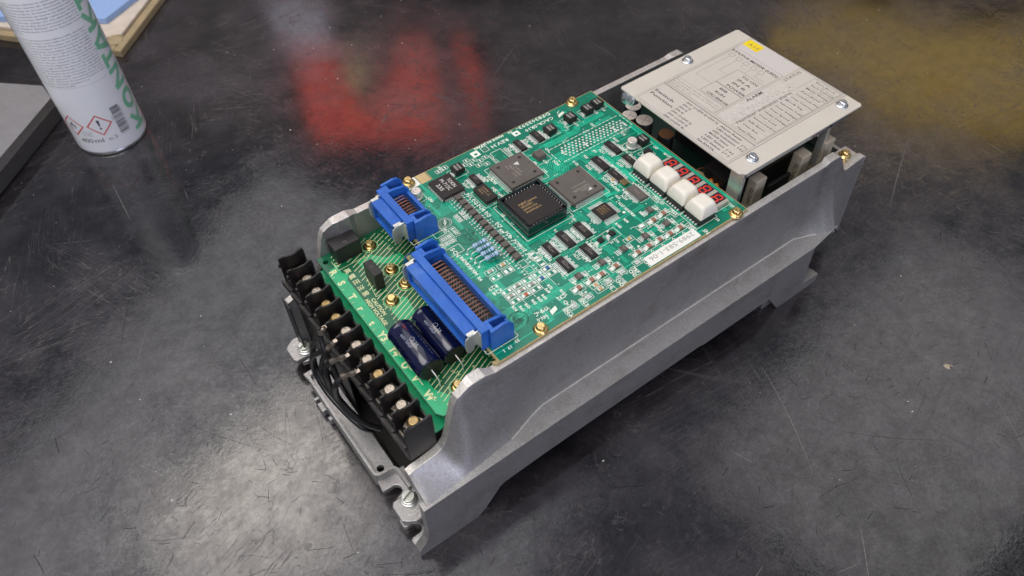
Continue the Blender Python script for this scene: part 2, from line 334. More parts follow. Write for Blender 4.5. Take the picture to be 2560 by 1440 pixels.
def side_wall(side):
    YB = YB0 if side < 0 else [(-70,-3.6),(335,-6.5)]; ZB = ZB0 if side < 0 else [(-70,-104),(335,-104)]
    m = M(); xs = sorted(set([p[0] for p in ZTOP] + [p[0] for p in YB] + [300] + list(range(-65, 270, 15)) + list(range(270, 335, 4)) + [-44.5,-38.5,-35.5,-33,-30])); nr = 12
    def Y(y): return y if side < 0 else WC - y
    vo, vi = [], []
    for x in xs:
        zt = lerp(ZTOP, x); zb = lerp(ZB, x); yb = lerp(YB, x)
        def yo(z, x=x, zt=zt, zb=zb, yb=yb):
            zr = zt if x < -30 else -1.7
            return -3 + (yb+3)*max(0.0, min(1.0, (zr-z)/(zr-zb)))**lerp([(266,1.15),(285,2.2)], x)
        vo.append([(x, Y(yo(zt+(zb-zt)*k/nr)), zt+(zb-zt)*k/nr) for k in range(nr+1)])
        vi.append([(x, Y(lerp(THK, x) - (0.0 if k < 2 else (0.0 if zt > -30 else 0))), zt+(zb-zt)*k/nr) for k in range(nr+1)])
    n = len(xs); vs = [p for c in vo for p in c] + [p for c in vi for p in c]; O = n*(nr+1); fo = []; fr = []; fi = []
    for i in range(n-1):
        for k in range(nr):
            a = i*(nr+1)+k; b = a+nr+1; fo.append((a, a+1, b+1, b)); fi.append((O+a, O+b, O+b+1, O+a+1))
        a = i*(nr+1); b = a+nr+1; fr.append((a, b, O+b, O+a))
    for i in (0, n-1):
        for k in range(nr): a = i*(nr+1)+k; fi.append((a, O+a, O+a+1, a+1))
    if side > 0: fo = [f[::-1] for f in fo]; fi = [f[::-1] for f in fi]; fr = [f[::-1] for f in fr]
    m.add(vs, fo, 'cast_aluminium', True); k0 = len(m.v)-len(vs)
    for fs, mt, sm in ((fr, 'pale_aluminium', False), (fi, 'cast_aluminium', False)):
        k = m.m(mt)
        for f in fs: m.f.append(tuple(q+k0 for q in f)); m.mi.append(k); m.sm.append(sm)
    return m
def mirror_m(m):
    m.v = [(a, WC-b, c) for a, b, c in m.v]; m.f = [f[::-1] for f in m.f]; return m
chassis = obj('chassis', side_wall(-1), drive, bev=0.35, seg=2)
obj('side_wall', side_wall(1), chassis, bev=0.35)
def lower_wall(side):
    m = M()
    prof = [(-73,-63),(-73.2,-97),(-75,-104),(-82,-113),(-82,-120),(-37,-120),(-32,-116),(-19,-98),(-15,-96),(20,-94.5),(160,-94.5),(164,-96),(234,-96),(251,-120),(297,-120),(297,-110.5),(277,-109.5),(273.5,-70),(273,-63)]
    T = Matrix(((1,0,0,0),(0,0,-1,-20),(0,1,0,0),(0,0,0,1)))
    m.shape([prof], -3, 3, 'cast_aluminium', tr=T)
    # shelf
    xs = [-70,-40,-5,18,27,60,150,240,266,273,283,290,304]
    vs = []; fs = []
    for x in xs:
        yo = lerp([(-73,-22.99),(273,-22.99),(304,-18.8)], x); vs += [(x, lerp(YB, x)+0.5, -63.0), (x, yo, -62.99)]
    for i in range(len(xs)-1): fs.append((2*i, 2*i+1, 2*i+3, 2*i+2))
    m.add(vs, fs, 'cast_aluminium')
    vs2 = [(273,-23,-63),(304,-18.8,-63),(304,-15,-66),(273,-18,-70)]; m.add(vs2, [(0,3,2,1)], 'cast_aluminium')
    m.add([(27,-7.6,-62.9),(18,-9.3,-62.9),(-5,-15.8,-62.9),(-5,-16.4,-62.2),(18,-9.9,-62.2),(27,-8.2,-62.2)], [(0,1,4,5),(1,2,3,4)], 'pale_aluminium')  # same edge highlight, as paler faces at the front
    m.box(164, 236, -19.5, -12, -101, -95, 'cast_aluminium')
    if side > 0: mirror_m(m)
    return m
obj('lower_side', lower_wall(-1), chassis, bev=0.5)
# shelf lip under the wall, its edge highlight put into the colour
m = M(); m.tube([(-4,-15.9,-62.8),(18,-9.4,-62.8),(27,-7.6,-62.8),(100,-7.6,-62.8),(180,-7.6,-62.8),(266,-7.6,-62.8),(283,-14.2,-62.8)], 0.85, 'pale_aluminium', 6)
obj('lip_highlight', m, chassis)
# mounting flanges front and back
def slot(cx, cy, r, x_open):
    return [(x_open, cy-r)] + [(cx+r*math.cos(math.radians(a)), cy+r*math.sin(math.radians(a))) for a in range(-90, 91, 18)] + [(x_open, cy+r)]
def flange(side):
    m = M()
    base = [(-82,-18),(-81.8,-12.4),(-80,-11.2)] + slot(-75.5, -7.2, 3.9, -79)[1:-1] + [(-79.5,-3.2),(-81.4,-2.2),(-81.4,3.5),(-79.5,6.2),(-76,7),(-60,8),(-60,-18)]
    if side < 0: m.shape([base], -120, -114.5, 'cast_aluminium', bev=0.5)
    if side < 0: m.lathe([(2.2,-114.5),(2.2,-113.6),(1.6,-113.3)], 'copper_wire', 12, c=(-73,-15.5))
    # upper clamp plate beside the wall and slotted ear
    cl = [(-79,-5.5),(-81.5,-3),(-81.5,9),(-79.5,11.5),(-62,11.5),(-62,-8.5),(-74,-8.5)]
    m.shape([cl], -107.5, -102.5, 'cast_aluminium', bev=0.6)
    ear = [(-81,24)] + [(-81,22.5)] + [(-73.5+3.9*math.cos(math.radians(a)), 18.2+3.9*math.sin(math.radians(a))) for a in range(90, -91, -18)][0:] + [(-77,13),(-62,11),(-60,31),(-80,31.5)]
    m.shape([ear], -109.5, -105.0, 'cast_aluminium', bev=0.6)
    m.box(-74, -60, 1, 10, -114.5, -107.5, 'cast_aluminium')
    m.box(-66, -62.5, 8, 27, -120, -101, 'cast_aluminium')
    # cast marks on the plate
    for a in ((-73.5,-3.5,-69.5,-3.5),(-73.5,-1.5,-70,-1.5),(-71.5,-6.5,-67,-6.5),(-69.2,-6.8,-69.2,-4.6),(-76,-2,-74.5,-3.5)): m.line(*a, 0.7, -102.4, 'pale_aluminium')
    if side > 0: mirror_m(m)
    return m
obj('mounting_flange', flange(-1), chassis, bev=0.0); obj('mounting_flange', flange(1), chassis)
for nm, bx, mt_ in (('rear_flange', (240, 297, -17, 20, -120, -111), 'cast_aluminium'), ('rear_flange', (240, 297, 140, 165, -120, -111), 'cast_aluminium'), ('rear_tab', (335, 341, -4, 4, -104, -97), 'pale_aluminium'),
    ('foot_lug', (-84,-76,104.5,113,-119,-112), 'cast_aluminium'), ('foot_lug', (-84,-80,116,118.5,-119,-112), 'cast_aluminium'), ('foot_lug', (-83,-78,95,98.5,-119,-112), 'cast_aluminium'), ('screw_ledge', (316, 333, -2.5, 14, -24, -20.5), 'pale_aluminium')):
    m = M(); m.box(*bx, mt_); obj(nm, m, chassis, bev=0.8)
# front trough
m = M()
out = [(-79.8,31.2),(-79.8,128.2),(-64,128.2),(-64,31.2)]
m.shape([rr(-79.8,-66,31.2,128.2,3.5), circ(-74.3,36.2,2.6)], -105, -101.5, 'cast_aluminium')
rim = [(-66,128.6)] + [(-77,128.6),(-79,127.6),(-80,125)] + [(-80,34),(-79.2,31.8),(-77,30.8),(-71,30.4),(-67.5,29.6),(-66,27),(-66,12)]
def band(P, wd, z0, z1, mt, m):
    for k, (a, b) in enumerate(zip(P, P[1:])):
        d = Vector((b[0]-a[0], b[1]-a[1])).normalized(); n = Vector((-d.y, d.x))*wd/2
        q = [(a[0]-d.x*0.3+n.x, a[1]-d.y*0.3+n.y), (a[0]-d.x*0.3-n.x, a[1]-d.y*0.3-n.y), (b[0]+d.x*0.3-n.x, b[1]+d.y*0.3-n.y), (b[0]+d.x*0.3+n.x, b[1]+d.y*0.3+n.y)]
        m.add([(x, y, z0) for x, y in q]+[(x, y, z1-0.002*k) for x, y in q], [(0,3,2,1),(4,5,6,7),(0,1,5,4),(1,2,6,5),(2,3,7,6),(3,0,4,7)], mt)
band(rim, 1.9, -112, -97.2, 'cast_aluminium', m)
obj('front_trough', m, chassis, bev=0.0)
m = M(); m.box(-62, 325, 3.2, 156.2, -119, -112, 'chip_black'); m.box(-63.4, -62.6, 88, 156, -112, -48, 'chip_black'); m.box(-71, -70.2, 151, 163.4, -102, -50, 'black_plastic'); m.box(-34, 200, 6, 153, -112, -44, 'chip_black'); m.box(205, 330, 2.4, 157, -60, -38, 'chip_black')  # black base and filler boxes, plus panels put in for the shaded left wall
m.box(331, 334, 2.4, 157, -100, -26, 'cast_aluminium')
obj('base_and_shade', m, chassis)
# ring shaped choke and small parts seen under the terminals
m = M()
T = Matrix.Translation((-52, 44, -92)) @ Matrix.Rotation(math.radians(90), 4, 'Y')
for r, mt in ((16, 'black_rubber'), (14.6, 'copper_wire'), (13.2, 'black_rubber')):
    m.tube([tuple(T @ Vector((r*math.cos(a*math.pi/18), r*math.sin(a*math.pi/18), 0))) for a in range(37)], 0.9, mt, 6, caps=False)
m.box(-57,-52,76,80,-94,-90,'cement'); m.box(-57,-53,66,69,-96,-93,'cement')
obj('ring_choke', m, drive)
# mounting screws (slotted) with washers
def clamp_screw(at):
    m = M(); m.lathe([(5.6,0),(5.8,0.4),(5.8,1.1),(5.2,1.5),(4.4,1.5),(4.4,2.4),(5.0,2.5),(5.0,3.1),(4.1,3.3)], 'zinc', 32)
    c = [(4.1*math.cos(t), 4.1*math.sin(t)) for t in [math.radians(a) for a in range(0, 360, 12)]]
    sl = [(-4.05,-0.5),(4.05,-0.5),(4.05,0.5),(-4.05,0.5)]
    Rz = Matrix.Rotation(math.radians(18), 4, 'Z')
    up = [(x, y) for x, y in c if y > 0.5]; dn = [(x, y) for x, y in c if y < -0.5]
    for half in (up, dn): m.shape([half], 3.3, 6.0, 'zinc', bev=0.25, tr=Rz)
    m.lathe([(4.0,3.3),(4.0,4.4)], 'zinc', 24); return obj('mounting_screw', m, drive, at)
clamp_screw((-70.5, 6.6, -102.5)); clamp_screw((-70.0, WC-6.0, -102.5))
# brass pan head screw, Phillips recess
def cross_head(m, r, z, h, mt, rec='recess_dark', tr=None, a=0.3):
    m.lathe([(r*0.96, z), (r, z+h*0.3), (r*0.99, z+h*0.5)], mt, 24, tr=tr)
    m.disc(0, 0, r*0.6, z+h*0.45, rec, tr=(tr or Matrix()) )
    wq, l = r*0.13, r*0.62; P = [(wq,wq),(wq,l),(-wq,l),(-wq,wq),(-l,wq),(-l,-wq),(-wq,-wq),(-wq,-l),(wq,-l),(wq,-wq),(l,-wq),(l,wq)]
    ca, sa = math.cos(a), math.sin(a); P = [(x*ca-y*sa, x*sa+y*ca) for x, y in P]
    # domed annulus round a cross shaped recess
    n = 48; ro = [(r*0.99, z+h*0.5), (r*0.9, z+h*0.78), (r*0.75, z+h*0.93)]
    m.lathe(ro + [(r*0.74, z+h*0.935)], mt, 24, tr=tr)
    m.shape([circ(0, 0, r*0.75, 24), P], z+h*0.55, z+h*0.95, mt, bev=r*0.03, tr=tr)
sm = M(); sm.lathe([(4.7,0),(4.8,0.3),(4.7,0.7),(3.9,0.75),(3.9,1.6),(3.0,1.7)], 'brass', 28); cross_head(sm, 3.1, 1.5, 3.0, 'brass')
SCREW = sm.mesh('brass_screw')
sp = [(33.4,4.6,0,0.2),(195.3,1.7,0,0.9),(36.6,158.6,0.6,0.5),(183.5,159.4,0,1.3)]
for i, (x, y, z, a) in enumerate(sp): obj('board_screw', SCREW, drive, (x, y, z), rz=a)
for x, y, a in ((-6.0,145.5,0.1),(-5.2,118.0,0.6),(-3.8,101.6,1.0),(-18.5,94.8,0.4),(-20.5,14.5,0.0)):
    obj('board_screw', SCREW, drive, (x, y, -24.45), rz=a)
obj('board_screw', SCREW, drive, (318, 4.5, -16), rz=0.4)
m = M(); m.lathe([(3,-21),(3,-16)], 'brass', 6, c=(318,4.5)); obj('standoff', m, drive)

# ------------------------------------------------------------------ power board (low, front)
ZP = -24.5
m = M(); m.shape([[(-41.4,7.2),(-41.4,157),(40,157),(40,3),(-38.5,3),], circ(-37.3,151,2.0)], ZP-1.6, ZP, 'power_board_green')
pb = obj('power_board', m, drive)
m = M(); m.shape([[(-46.5,3.4),(-46.5,156),(30,156),(30,3.4)]], -37.6, -36, 'power_board_copper'); m.poly([(-46,5),(-46,155)], 0.8, -35.95, 'power_board_green'); obj('lower_circuit_board', m, drive)
m = M()
m.shape([[(-41,7.6),(-41,139),(-38,143),(-35,143),(-33,146),(-33,136),(-30,132),(-33,128),(-33,22),(-22,3.4),(-38.3,3.4)]], ZP, ZP+0.02, 'power_board_copper')
m.shape([[(-20,139),(-10,139),(-2,130),(8,128),(8,120),(0,121),(-12,131),(-20,131)]], ZP, ZP+0.02, 'power_board_copper')
m.shape([[(-23,88),(-13,95),(-9,92),(-11,78),(-22,75)]], ZP, ZP+0.02, 'power_board_copper')
obj('copper_pour', m, pb)
m = M(); zc = ZP+0.05
for i in range(52):   # slanted hatching, y = 0.42 x + c
    c = 12 + i*3.35; spans = [(-32.5, -27.0+(i % 3)), (-25.4+(i % 3), 6.5-(i % 4)*0.8), (8.5-(i % 4)*0.8, 28)]
    for x0, x1 in spans:
        x0 = max(x0, (5-c)/0.42); x1 = min(x1, (154-c)/0.42)
        if x1-x0 < 1.5 or (x0 < -30 and 78 < 0.42*x0+c < 140): continue
        m.line(x0, 0.42*x0+c, x1, 0.42*x1+c, 0.5, zc, 'silkscreen_cream')
for t, y in (('R',141.6),('S',129.6),('T',115.6),('r',102.9),('t',88.0),('Y3',77.5),('Y4',63.6),('U',49.3),('V',37.0),('W',23.4)):
    m.text(t, -39.9, y, zc, 5.0 if t.isupper() or t[0]=='Y' else 4.6, 'silkscreen_cream', rot=-90, bold=0.3)
for y in (135.3,122.5,109,95.5,82,69,55.5,42.8,30,16.5): m.line(-40.4, y, -38.9, y, 0.35, zc, 'silkscreen_cream') if y > 60 else m.line(-36.6, y+3.4, -36.6, y-1.5, 0.5, zc, 'silkscreen_cream')
m.text('CAUTION', -28.9, 104.3, zc+0.02, 2.6, 'silkscreen_cream', rot=-90, fit=16.5, bold=0.1)
m.text('HIGH VOLTAGE', -32.4, 106.0, zc+0.02, 2.6, 'silkscreen_cream', rot=-90, fit=25.5, bold=0.1)
for i, ch in enumerate('高電圧注意'):
    m.text(ch, -30.8, 137.4-6.1*i, zc+0.02, 3.4, 'silkscreen_cream', rot=-90, bold=0.06)
for x, y, t in ((-12,139.6,'R'),(2.5,137,'1R'),(-9.6,109.5,'T'),(-8,79,'C'),(-33.6,146.4,'CA'),(-15.2,139.4,'CA'),(-18,27,'54'),(-16.5,24.6,'TX'),(-6,22,'K'),(-9,31,'C4')):
    m.text(t, x, y, zc, 2.2, 'silkscreen_cream', rot=-90)
for x, y in ((-6,145.5),(-5.2,118),(-3.8,101.6),(-18.5,94.8),(-20.5,14.5)): m.ring(x, y, 5.7, 0.35, zc+0.02, 'silkscreen_cream'); m.disc(x, y, 5.4, zc+0.01, 'power_board_copper', 24)
m.poly([(-22,122),(-25,104),(-16.5,104.5)], 0.35, zc+0.02, 'silkscreen_cream'); m.poly([(-34,149),(-34,139),(-13,139.6)], 0.35, zc+0.02, 'silkscreen_cream')
obj('silkscreen', m, pb)
# relays / film capacitors
def blk(name, x0, x1, y0, y1, z0, z1, parent, mt='black_plastic', bev=0.5, tap=0.0, extra=None, at=None):
    cx, cy = (x0+x1)/2, (y0+y1)/2; m = M(); hx, hy = (x1-x0)/2, (y1-y0)/2
    m.frus((-hx, hx, -hy, hy), (-hx+tap, hx-tap, -hy+tap, hy-tap), 0, z1-z0, mt)
    if extra: extra(m)
    return obj(name, m, parent, (cx, cy, z0), bev)
blk('film_capacitor', -31.5, -12.5, 143.4, 154.5, ZP, -10.5, pb, extra=lambda m: m.ring(0, -2, 1.0, 0.25, 14.03, 'chip_mark', 14))
blk('film_capacitor', -22.0, -15.5, 107.6, 122.5, ZP, -9.5, pb, extra=lambda m: m.ring(0, 1, 0.8, 0.25, 15.03, 'chip_mark', 10, a0=30, a1=280))
m = M(); m.lathe([(0.1,-2.2),(3.5,-2),(6,-1.2),(6.6,0),(6,1.2),(3.5,2),(0.1,2.2)], 'disc_blue', 24, tr=Matrix.Translation((0,0,7)) @ Matrix.Rotation(math.radians(90),4,'X') @ Matrix.Scale(1.0,4))
obj('disc_capacitor', m, pb, (8, 112, -24.5))
# two big blue electrolytics lying side by side
def ecap(x, y0, y1, r, z, rz):
    L = y1-y0; T = Matrix.Translation((0, L/2, 0)) @ Matrix.Rotation(math.radians(90), 4, 'X')
    m = M(); m.lathe([(r-1.5,0),(r-0.5,0.3),(r,1.2),(r,3),(r*0.97,3.6),(r,4.2),(r,L-1.5),(r-0.5,L-0.3),(r-1.2,L),(r-1.5,L-0.6)], 'sleeve_blue', 40, tr=T)
    m.disc(0, 0, r-1.3, L+0.05, 'black_rubber', 32, tr=T)
    m.tube([(0,-L/2,0),(0,-L/2-4,-0.5),(0.5,-L/2-6.5,-3),(0.6,-L/2-7,-r-1)], 0.45, 'lead_tin', 8)
    m.tube([(0,L/2,0),(0,L/2+2,0),(0,L/2+3,-2),(0,L/2+3,-r-1)], 0.45, 'lead_tin', 8)
    def wr(q):
        a = q[0]/r; return ((r+0.03)*math.sin(a), q[1], (r+0.03)*math.cos(a))
    m.text('3A', -1.2, -1.5, 0, 2.2, 'sleeve_mark', rot=-90, warp=wr); m.text('400V 560µF', -4.4, 9, 0, 1.8, 'sleeve_mark', rot=-90, warp=wr)
    for a in range(16): 
        c, d = math.radians(a*22.5), math.radians(a*22.5+22.5); 
        m.add([wr((0+q*math.cos(t), 1.6+q*math.sin(t), 0)) for q, t in ((1.6,c),(1.35,c),(1.35,d),(1.6,d))], [(0,1,2,3)], 'sleeve_mark')
    for y in range(-14, 15, 3): m.add([wr((4.6,y,0)),wr((4.8,y,0)),wr((4.8,y+1.6,0)),wr((4.6,y+1.6,0))], [(0,1,2,3)], 'sleeve_mark')
    return obj('electrolytic_capacitor', m, pb, (x, (y0+y1)/2, z), rz=rz)
ecap(-29.2, 28.8, 66, 9.0, -15.4, 0.0); ecap(-11.6, 30, 68.5, 7.9, -16.5, 0.0)

# ------------------------------------------------------------------ terminal block
tb_m = M(); tb_m.box(-63.5, -46.5, 2.9, 163.6, -46, -33, 'black_plastic'); tb_m.box(-65.2, -63.5, 2.9, 163.6, -48, -36, 'black_plastic'); tb_m.box(-47.2, -46, 2.9, 163.6, -48, -24, 'black_plastic')
tb = obj('terminal_block', tb_m, drive, bev=0.2)
def divider(h0):
    P = [(-64.2,-14.6),(-63,-14.0),(-61.2,-14.0),(-59.5,-14.9),(-56,-15.6),(-52,-15.6),(-49.8,-14.6),(-48.3,-14.0),(-46.6,-14.0),(-46.0,-18),(-46.0,h0),(-64.2,h0),(-64.2,-22),(-65.4,-22),(-65.4,-19),(-64.2,-19)]
    m = M(); m.shape([P], -0.65, 0.65, 'black_plastic', bev=0.12, tr=Matrix(((1,0,0,55),(0,0,-1,0),(0,1,0,14),(0,0,0,1)))); return m
dm = divider(-48).mesh('divider')
for j in range(13): obj('divider', dm, tb, (-55, 163.2-13.33*j, -14))
m = M(); m.box(-64.3, -46, 2.2, 3.2, -48.5, -14.4, 'black_plastic'); m.box(-64.3,-46,-0.0+1.9,2.2,-30,-14.4,'black_plastic'); obj('end_plate', m, tb, bev=0.3)
tsm = M(); tsm.box(-4.6, 4.6, -4.6, 4.6, -3.0, -2.2, 'nickel'); tsm.lathe([(4.3,-2.2),(4.4,-1.9),(4.3,-1.6),(3.4,-1.5),(3.4,-1.0)], 'nickel', 24); cross_head(tsm, 3.9, -1.4, 2.6, 'nickel')
tsm2 = M(); tsm2.box(-4.6, 4.6, -4.6, 4.6, -3.0, -2.2, 'nickel'); tsm2.lathe([(4.3,-2.2),(4.4,-1.9),(4.3,-1.6),(3.4,-1.5),(3.4,-1.0)], 'dull_brass', 24); cross_head(tsm2, 3.7, -1.4, 2.6, 'dull_brass', a=0.8)
A, B = tsm.mesh('terminal_screw'), tsm2.mesh('terminal_screw_gold')
for i in range(11):
    y = 143.3-13.33*i
    obj('terminal_screw', B if i in (2, 3, 7, 10) else A, tb, (-54.6, y, -22.8), rz=(i*1.7) % 1.5)
clipm = M(); clipm.box(-4, 4, -4.6, 4.6, -4.6, -3.4, 'nickel'); clipm.box(-4.4, -3.6, -4.4, 4.4, -10, -3.4, 'nickel'); clipm.box(-9, -8.2, -2.5, 2.5, -8, -4, 'nickel')
CL = clipm.mesh('terminal_clip')
for i in range(12): obj('terminal_clip', CL, tb, (-54.6, 156.6-13.33*i, -23.8))
lip = M(); lip.box(-1.1, 0.6, -6.4, 6.0, -5, 0, 'black_plastic', tr=Matrix.Rotation(math.radians(5), 4, 'Z')); LP = lip.mesh('front_lip')
for i in range(12): obj('front_lip', LP, tb, (-65.6, 156.6-13.33*i, -33.5))
# black leads with crimp sleeves
def cable(P, r=1.9): m = M(); m.tube([tuple(q) for q in smooth_pts(P)], r, 'black_rubber', 10); obj('lead_wire', m, drive)
cable([(-70,91,-14),(-71,91,-19.4),(-72,85,-26),(-71,82.7,-41),(-70,86,-60),(-68,88,-80)], 1.6)
cable([(-70,84.5,-24),(-74,90,-29),(-78,99,-42),(-79,103,-62),(-78.5,92,-74),(-76,75,-78),(-72,60,-82),(-66,58,-92)])
cable([(-72,90,-16),(-74,97,-27),(-76.5,101.5,-42),(-77.5,102.5,-60),(-77,90,-69),(-75,75,-72),(-70,62,-80)])
cable([(-74,75,-22),(-76.5,77,-27),(-78,76,-36),(-78,78,-52),(-77,74,-64),(-74,66,-74),(-68,60,-84)], 1.8)
cable([(-74,61,-22),(-78,61,-26),(-79,64,-36),(-78,67,-50),(-75,62,-62),(-70,56,-74),(-62,52,-84)], 2.0)
cable([(-72,88,-30),(-75,91,-40),(-77,92,-52),(-77,84,-62),(-75,72,-70)], 1.7)
def lug(a, b):
    m = M(); A_, B_ = Vector(a), Vector(b); d = (B_-A_)
    m.tube([tuple(A_+d*t) for t in (0,0.2,0.25,0.5,0.55,0.8,0.85,1.0)], [1.1,1.3,1.7,1.7,1.35,1.35,1.9,2.0], 'nickel', 10)
    m.box(-1.2,1.2,-1.2,1.2,-0.5,0.5,'nickel',tr=Matrix.Translation(A_)); obj('crimp_lug', m, drive)
lug((-65.5,95,-15),(-70,90.8,-13.5)); lug((-65.5,80.5,-13.5),(-70,84.6,-22)); lug((-65.5,63.5,-9),(-73,74,-21)); lug((-65.5,52,-12),(-73,60.5,-21))

# ------------------------------------------------------------------ main board
m = M()
outl = [(0,2.5),(0,101.5),(12,101.5),(12,162.4),(205,162.4),(205,0),(-1,0),(-3,1.5),(-3,3.5)]
m.shape([outl], -1.6, -0.02, 'board_edge'); mb = obj('main_board', m, drive)
m = M(); m.shape([[(1.2,3.2),(1.2,100.3),(13.2,100.3),(13.2,153),(43.5,153),(43.5,162.2),(52.2,162.2),(52.2,152.8),(53,152.6),(53,161.9),(204.4,161.9),(204.4,0.9),(1.2,0.9)]], -0.02, 0.0, 'board_green')
m.flat(44, 51.8, 152.8, 162.3, 0.02, 'bare_laminate'); m.shape([rr(30.5,43.4,153.2,162.3,0.8)], 0.0, 0.02, 'label_white'); obj('solder_mask', m, mb)
# copper traces under the solder mask
m = M(); zt = 0.02
def bundle(x, y, segs, n, pitch=1.0, wd=0.38, mt='trace_green'):
    for k in range(n):
        P = [(x, y)]
        offx = offy = 0
        pts = [Vector((x, y))]
        for dx, dy in segs: pts.append(pts[-1] + Vector((dx, dy)))
        # offset each polyline sideways by k*pitch
        out = []
        for i, p in enumerate(pts):
            a = (pts[i]-pts[i-1]).normalized() if i else None; b = (pts[i+1]-pts[i]).normalized() if i+1 < len(pts) else None
            if a is None: nrm = Vector((-b.y, b.x)); s_ = 1
            elif b is None: nrm = Vector((-a.y, a.x)); s_ = 1
            else:
                nrm = Vector((-(a+b).y, (a+b).x)).normalized(); s_ = 1/max(0.4, nrm.dot(Vector((-a.y, a.x))))
            out.append(p + nrm*s_*k*pitch)
        m.poly([tuple(q) for q in out], wd, zt + 0.0008*k, mt)
bundle(3, 24, [(28,0),(6,-6),(60,0)], 5, 1.1); bundle(20, 40, [(12,0)], 6, 1.3); bundle(3, 62, [(25,0),(6,-5)], 5, 1.6, 0.6)
bundle(20, 70, [(16,0)], 4, 3.6, 0.9); bundle(22, 19.2, [(50,0),(5,5),(12,0)], 4, 1.0, 0.5); bundle(2, 6, [(40,0),(2,2),(18,0)], 1, 1, 0.5)
bundle(60, 63, [(50,0)], 5, 0.7, 0.3); bundle(60, 63, [(5,0),(0,38)], 5, -0.7, 0.3); bundle(110, 50, [(0,14),(-6,6)], 4, 1.2)
bundle(100, 104, [(28,0),(6,6),(14,0)], 8, 1.4, 0.6); bundle(133, 62, [(0,40),(5,5),(12,0)], 9, 1.2, 0.5); bundle(136, 130, [(30,0),(4,4),(24,0)], 5, 1.0, 0.6)
bundle(150, 106, [(12,0),(4,-4),(0,-18)], 6, 1.1, 0.5); bundle(203, 12, [(0,140)], 1, 1, 1.2); bundle(200.5, 70, [(0,42)], 1, 1, 2.2)
bundle(14, 110, [(10,0),(4,4),(0,22)], 5, 1.0, 0.4); bundle(30, 118, [(14,0),(6,6)], 8, 1.0, 0.35); bundle(24, 104, [(0,30)], 2, 1.5, 0.6)
bundle(118, 44, [(34,0)], 2, 1.5, 0.5); bundle(84, 10.8, [(60,0),(3,3)], 1, 1, 0.6); bundle(108, 24, [(0,22)], 3, 1.2, 0.5)
bundle(160, 100, [(10,8),(18,0)], 7, 1.1, 0.45); bundle(58, 21, [(0,18),(-5,5)], 6, -0.8, 0.35)
bundle(140, 66, [(0,18)], 1, 1, 5.0); bundle(164, 96, [(0,-28)], 1, 1, 5.0); bundle(182, 127.5, [(14,0)], 3, 1.4, 0.6)
for i in range(230):
    x = random.uniform(8, 195); y = random.uniform(4, 152); L1 = random.uniform(5, 18); s1 = random.choice((-1, 1)); j = random.uniform(2, 5)
    if x < 16 and y > 90: continue
    seg = random.choice(([(L1,0),(j,j*s1),(L1*0.5,0)], [(0,L1*s1),(j,j*s1),(0,L1*0.5*s1)], [(L1,0)], [(0,L1)]))
    ex = x+sum(q[0] for q in seg); ey = y+sum(q[1] for q in seg)
    if ex > 200 or ey > 158 or ey < 3 or min(ex, x) < 14 and max(ey, y) > 99: continue
    bundle(x, y, seg, random.choice((1, 2, 3, 4)), 0.9, random.choice((0.3, 0.4, 0.5)))
for i in range(260):
    x = random.uniform(4, 200); y = random.uniform(3, 158)
    if x < 16 and y > 98: continue
    m.disc(x, y, 0.42, 0.06, 'trace_green' if i % 3 else 'solder', 8)
obj('copper_traces', m, mb, kind='stuff')
# pads and silkscreen
pd = M(); sk = M(); zs = 0.10; zp = 0.08
def frame(x, y, hx, hy, wd=0.3): sk.rect(x-hx, x+hx, y-hy, y+hy, wd, zs, 'silkscreen_white')
def st(t, x, y, h=1.6, rot=-90, fit=None, bold=0.10): sk.text(t, x, y, zs, h*1.3, 'silkscreen_white', rot=rot, fit=fit, bold=bold, res=1)

# --- small outline packages
def sop_mesh(wd, ln, n, mt, marks, h=2.1, two=True, pl=1.6, bevel_notch=True, pin=0.42):
    m = M(); hw, hl = wd/2, ln/2
    m.frus((-hw+0.1,hw-0.1,-hl+0.1,hl-0.1), (-hw,hw,-hl,hl), 0.15, h*0.5, mt); m.frus((-hw,hw,-hl,hl), (-hw+0.45,hw-0.45,-hl+0.35,hl-0.35), h*0.5, h, mt)
    p = (ln-1.4)/n
    for i in range(n):
        y = -hl+0.7+p*(i+0.5)
        for s in (-1, 1):
            x0 = s*(hw-0.05); x1 = s*(hw+0.55); x2 = s*(hw+0.75); x3 = s*(hw+pl)
            m.add([(x0,y-pin/2,h*0.5),(x0,y+pin/2,h*0.5),(x1,y+pin/2,h*0.5),(x1,y-pin/2,h*0.5),(x2,y-pin/2,0.22),(x2,y+pin/2,0.22),(x3,y+pin/2,0.2),(x3,y-pin/2,0.2),
                   (x0,y-pin/2,h*0.5-0.2),(x0,y+pin/2,h*0.5-0.2)], [(0,1,2,3),(3,2,5,4),(4,5,6,7),(8,9,1,0),(1,9,5,2),(0,3,4,8)], 'lead_tin')
    m.disc(-hw+1.1, hl-1.2, 0.45, h+0.01, 'chip_black' if mt != 'chip_black' else 'chip_grey', 10)
    for k, (t, hh) in enumerate(marks): m.text(t, -0.1-k*hh*1.45+(hh*0.7 if len(marks) > 1 else -hh/2+0.2), ln*0.22, h+0.015, hh, 'chip_mark', rot=-90, fit=min(ln*0.55, len(t)*hh*0.85), res=1)
    return m
